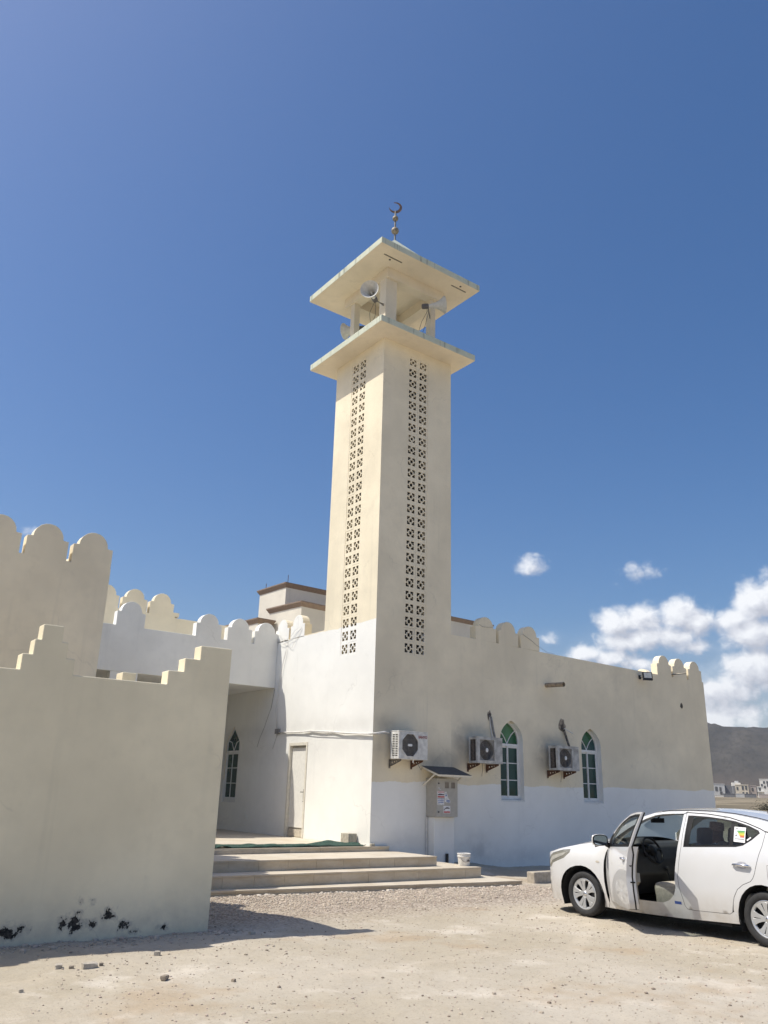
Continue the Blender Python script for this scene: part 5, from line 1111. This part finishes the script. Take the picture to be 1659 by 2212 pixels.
    b=MB(); tl=R(26); C=Vector((10.43,7.555,.925)); ax1=Vector((1,0,0)); ax2=Vector((0,math.sin(tl),math.cos(tl))); nr=Vector((0,-math.cos(tl),math.sin(tl)))
    b.tube([C+(ax1*math.cos(a)+ax2*math.sin(a))*.182 for a in np.linspace(0,2*math.pi,37)],.0155,8,False)
    b.lathe([(.0,.03),(.05,.028),(.075,.01),(.075,-.03)],Matrix.Translation(C)@nr.to_track_quat('Z','Y').to_matrix().to_4x4(),18)
    for a in (R(5),R(175),R(270)): b.tube([C,C+(ax1*math.cos(a)+ax2*math.sin(a))*.18],[.03,.016],6)
    b.tube([C,C-nr*.22],.035,8); b.build('steering_wheel',trim,t,smooth=40)
    def cushion(name,par,x0,x1,y0,y1,z0,z1,bev=.05,tilt=0.,mat=beige):
        c=Vector(((x0+x1)/2,(y0+y1)/2,(z0+z1)/2)); b=MB(); b.obox(Matrix.Translation(c)@Matrix.Rotation(R(tilt),4,'X'),x1-x0,y1-y0,z1-z0); return b.build(name,mat,par,bevel=bev,seg=4,smooth=180)
    for x in (10.43,11.17):
        s=cushion('seat',t,x-.25,x+.25,6.86,7.42,.36,.57,.07,-6)
        cushion('seat_side',s,x-.26,x-.20,6.85,7.38,.28,.50,.03); cushion('backrest',s,x-.24,x+.24,6.72,6.87,.45,1.08,.06,14); cushion('headrest',s,x-.14,x+.14,6.67,6.77,1.05,1.265,.045,10,mat=flat('headrest_cloth',(.16,.15,.13),.9))
    s=cushion('rear_bench',t,10.1,11.5,5.75,6.25,.33,.55,.06); cushion('bench_back',s,10.1,11.5,5.55,5.72,.45,1.05,.06,18)
    b=MB(); b.box(10.70,10.90,6.9,7.75,.26,.50); b.tube([(10.8,7.55,.5),(10.8,7.60,.66)],.012,8); b.ball((10.8,7.605,.68),.028,12); b.build('centre_console',dark,t)
    b=MB(); b.obox(Matrix.Translation((10.80,7.70,1.315))@Matrix.Rotation(R(-12),4,'Z'),.235,.03,.065); b.tube([(10.8,7.71,1.33),(10.8,7.6,1.42)],.01,6); b.build('rear_view_mirror',trim,t,bevel=.012,seg=3)
    b=MB(); b.obox(Matrix.Translation((11.80,7.98,1.06))@Matrix.Rotation(R(-10),4,'Z'),.22,.10,.14); b.tube([(11.72,8.0,1.02),(11.6,7.95,.99)],.03,8); b.build('far_wing_mirror',PT,t,bevel=.03,seg=3)
    # driver door, swung open about its front edge
    H=Vector((CXC-.835,7.985,0)); d=bpy.data.objects.new('driver_door',None)
    lower=[(7.950,.955),(7.998,.868),(8.026,.769),(8.037,.653),(8.038,.499),(8.022,.355),(7.985,.272),(7.5,.262),(7.0,.272),(6.91,.29),(6.875,.36),(6.872,.5),(6.88,.67),(6.862,.80),(6.835,.95),(6.815,1.025),(7.3,.995)]
    framo=[(7.950,.955),(7.90,1.075),(7.80,1.175),(7.66,1.272),(7.53,1.332),(7.3,1.408),(7.05,1.436),(6.80,1.446),(6.815,1.025),(7.3,.995)]
    frami=[(7.86,.985),(7.80,1.09),(7.66,1.205),(7.53,1.275),(7.3,1.357),(7.05,1.388),(6.865,1.395),(6.875,1.04),(7.3,1.015)]
    off=lambda u,v,w:cS(u,v,-1,w)-H
    b=MB(); b.ext(lower,[],off,0,.115,h=.07); db=b.build('driver_door',PT,t,local=True,smooth=30)
    db.location=H-root_loc(t); db.rotation_euler=(0,0,R(-39))
    bpy.data.objects.remove(d)
    b=MB(); b.ext(framo,[frami],off,.004,.034,h=.07); b.build('window_frame',PT,db,local=True,smooth=30)
    b=MB(); b.sheet(inset(frami,-.022),[inset(frami,.012)],lambda u,v:cS(u,v,-1,-.001)-H,.07); b.sheet(inset(framo,.006),[inset(frami,-.004)],lambda u,v:cS(u,v,-1,.036)-H,.07)
    b.sheet([(7.945,.962),(7.90,1.07),(7.82,1.15),(7.76,.99)],[],lambda u,v:cS(u,v,-1,-.002)-H,.05); b.build('frame_trim',trim,db,local=True)
    b=MB(); b.sheet(inset(frami,.002),[],lambda u,v:cS(u,v,-1,.018)-H,.08); b.build('window_glass',tint,db,local=True,smooth=180)
    inl=[(7.90,.93),(7.93,.6),(7.90,.36),(7.5,.33),(6.98,.34),(6.945,.42),(6.95,.60),(6.94,.80),(6.90,.985),(7.3,.96)]
    b=MB(); b.ext(inl,[],off,.1155,.15,h=.09); b.ext([(7.8,.66),(7.0,.70),(6.98,.60),(7.1,.55),(7.6,.54),(7.8,.58)],[],off,.148,.20,h=.1); b.build('door_lining',gtrim,db,local=True,smooth=30,bevel=.008)
    seal=[(6.805,1.44),(6.818,1.02),(6.842,.93),(6.868,.79),(6.887,.67),(6.88,.5),(6.882,.36),(6.92,.285)]
    b=MB(); b.tube([off(u-.006,v,.075 if v<1.02 else .036) for u,v in seal],.010,6); b.build('seal',trim,db,local=True)
    b=MB(); b.lathe([(0,0),(.017,0),(.017,.006),(0,.006)],Matrix.Translation(off(6.872,.80,.05)+Vector((0,-.004,0)))@Matrix.Rotation(R(90),4,'X'),12); b.box(*[c for p in ((lambda q:(q.x-.03,q.x+.03,q.y-.008,q.y+.004,q.z-.008,q.z+.008))(off(6.868,.60,.075)),) for c in p]); b.build('latch',trim,db,local=True)
    b=MB(); n=14; b.sheet([(7.02+.055*math.cos(2*math.pi*k/n),.86+.035*math.sin(2*math.pi*k/n)) for k in range(n)],[],lambda u,v:cS(u,v,-1,-.0015)-H,.03); b.build('handle_cup',flat('handle_recess_front',(.30,.30,.31),.3),db,local=True)
    b=MB(); b.tube([off(7.09,.862,-.012),off(7.065,.868,-.03),off(7.0,.868,-.034),off(6.95,.862,-.012)],[.010,.015,.016,.012],10); b.build('handle',chrome,db,local=True,smooth=180)
    # wing mirror: white shell, dark-rimmed glass facing back
    mc=off(7.87,1.045,-.155); q=Matrix.Translation(mc)@Matrix.Rotation(R(8),4,'Z')
    b=MB(); b.ball((0,0,0),1,20); b.v=[tuple(q@Vector((math.copysign(abs(v[0])**.7,v[0])*.115,(max(v[1],-.25))*.085,math.copysign(abs(v[2])**.7,v[2])*.078))) for v in b.v]; b.mi=0
    b.mi=1; b.ext([(.108*math.copysign(abs(math.cos(a))**.6,math.cos(a)),.071*math.copysign(abs(math.sin(a))**.6,math.sin(a))) for a in np.linspace(0,2*math.pi,25)[:-1]],[],lambda u,v,w:tuple(q@Vector((u,-.0215-w,v))),0,.007)
    b.mi=2; b.ext([(.094*math.copysign(abs(math.cos(a))**.6,math.cos(a)),.060*math.copysign(abs(math.sin(a))**.6,math.sin(a))) for a in np.linspace(0,2*math.pi,25)[:-1]],[],lambda u,v,w:tuple(q@Vector((u,-.0285-w,v))),0,.002)
    b.mi=1; b.tube([off(7.86,1.0,-.06),off(7.88,.975,-.0),off(7.86,.96,.02)],[.035,.035,.03],8)
    mg=G('mirror_glass'); mg.set('Base Color',mg.mix(.5,(.42,.50,.58),(.44,.52,.60))).set('Metallic',1.).set('Roughness',.03)
    b.build('wing_mirror',[PT,trim,mg.m],db,local=True,smooth=50)
    # tissue packet left on the console
    return t
car()
b=MB(); b.obox(Matrix.Translation((10.72,7.33,.60))@Matrix.Rotation(R(20),4,'Z')@Matrix.Rotation(R(-15),4,'X'),.12,.10,.17)
tag(b.build('paper_packet',flat('pale_packet',(.70,.76,.75),.6),bevel=.02,seg=3),'pale crumpled paper packet wedged beside the driver seat','packet')

# ------------------------------------------------------------------ passenger
def person():
    t=thing('person','person in an embroidered cap sitting in the front passenger seat, looking ahead','person',(11.17,7.0,.45))
    skin=flat('skin',(.20,.115,.075),.6,var=.05); robe=flat('pale_robe',(.50,.49,.47),.9,var=.06); capm=flat('patterned_cap',(.42,.30,.28),.9,var=.3,scale=60)
    def limb(b,pts,rs):
        pts=[Vector(p) for p in pts]
        for i in range(len(pts)-1):
            for k in range(7): p=pts[i].lerp(pts[i+1],k/6); r=rs[i]+(rs[i+1]-rs[i])*k/6; b.ball(p,r,10)
    def fused(b,name,mat,vox):
        o=b.build(name,mat,t,smooth=180); m=o.modifiers.new('r','REMESH'); m.mode='VOXEL'; m.voxel_size=vox; m.use_smooth_shade=True; s=o.modifiers.new('s','SMOOTH'); s.iterations=4; s.factor=.5; return o
    x=11.17; b=MB()
    b.ball((x,7.005,1.19),.1,18,(.78,.98,1.12)); b.ball((x,7.045,1.12),.1,16,(.62,.80,.72)); limb(b,[(x,7.085,1.185),(x,7.118,1.145)],[.014,.020]); b.ball((x,7.085,1.20),.03,8,(1.8,.8,.6)); b.ball((x,7.105,1.105),.03,8,(1.,.6,.5)); b.ball((x,7.085,1.065),.035,8)
    for s in (-1,1): b.ball((x+s*.08,6.985,1.165),.03,8,(.4,.8,1.1)); b.ball((x+s*.034,7.085,1.178),.016,8)
    limb(b,[(x,6.97,1.10),(x,6.94,.97)],[.062,.068])
    limb(b,[(x,6.93,.96),(x,6.92,.62)],[.11,.12])
    for s in (-1,1):
        limb(b,[(x+s*.17,6.92,.93),(x+s*.22,7.05,.72),(x+s*.13,7.28,.68)],[.05,.042,.032]); h=Vector((x+s*.12,7.31,.675)); b.ball(h,.04,10,(1,1.2,.55))
        for k in range(4): limb(b,[h+Vector((.02*(k-1.5),.03,0)),h+Vector((.021*(k-1.5),.085-.006*abs(k-1.5),-.012)),h+Vector((.021*(k-1.5),.105-.008*abs(k-1.5),-.03))],[.0105,.0095,.008])
        limb(b,[h+Vector((-s*.035,0,0)),h+Vector((-s*.06,.03,-.005)),h+Vector((-s*.062,.055,-.012))],[.012,.0105,.009])
    fused(b,'body',skin,.011)
    b=MB(); limb(b,[(x,6.93,.99),(x,6.93,.80),(x,6.93,.60)],[.10,.165,.17]); 
    for s in (-1,1):
        limb(b,[(x+s*.09,6.93,.95),(x+s*.18,6.93,.92),(x+s*.225,7.05,.72),(x+s*.145,7.25,.69)],[.09,.075,.062,.055]); limb(b,[(x+s*.10,6.95,.58),(x+s*.11,7.42,.60),(x+s*.11,7.52,.30)],[.105,.085,.065])
    fused(b,'robe',robe,.016)
    b=MB(); b.lathe([(.088,1.215),(.096,1.225),(.095,1.27),(.089,1.315),(.06,1.323),(.0,1.325)],Matrix.Translation((x,6.995,0))@Matrix.Translation((0,0,1.22))@Matrix.Rotation(R(6),4,'X')@Matrix.Diagonal((.90,1.08,1,1))@Matrix.Translation((0,0,-1.22)),28); b.build('cap',capm,t,smooth=50)
person()

# ------------------------------------------------------------------ thin haze over the plain
def haze():
    b=MB(); b.box(-4400,4800,-4400,4800,-4,215); o=b.build('haze',None if False else bpy.data.materials.new('haze_air')); o['kind']='stuff'
    m=o.data.materials[0]; m.use_nodes=True; N,L=m.node_tree.nodes,m.node_tree.links; N.clear(); out=N.new('ShaderNodeOutputMaterial'); v=N.new('ShaderNodeVolumePrincipled')
    v.inputs['Color'].default_value=(.86,.90,.96,1); v.inputs['Density'].default_value=.00016; v.inputs['Anisotropy'].default_value=.2; L.new(v.outputs[0],out.inputs['Volume'])
haze()
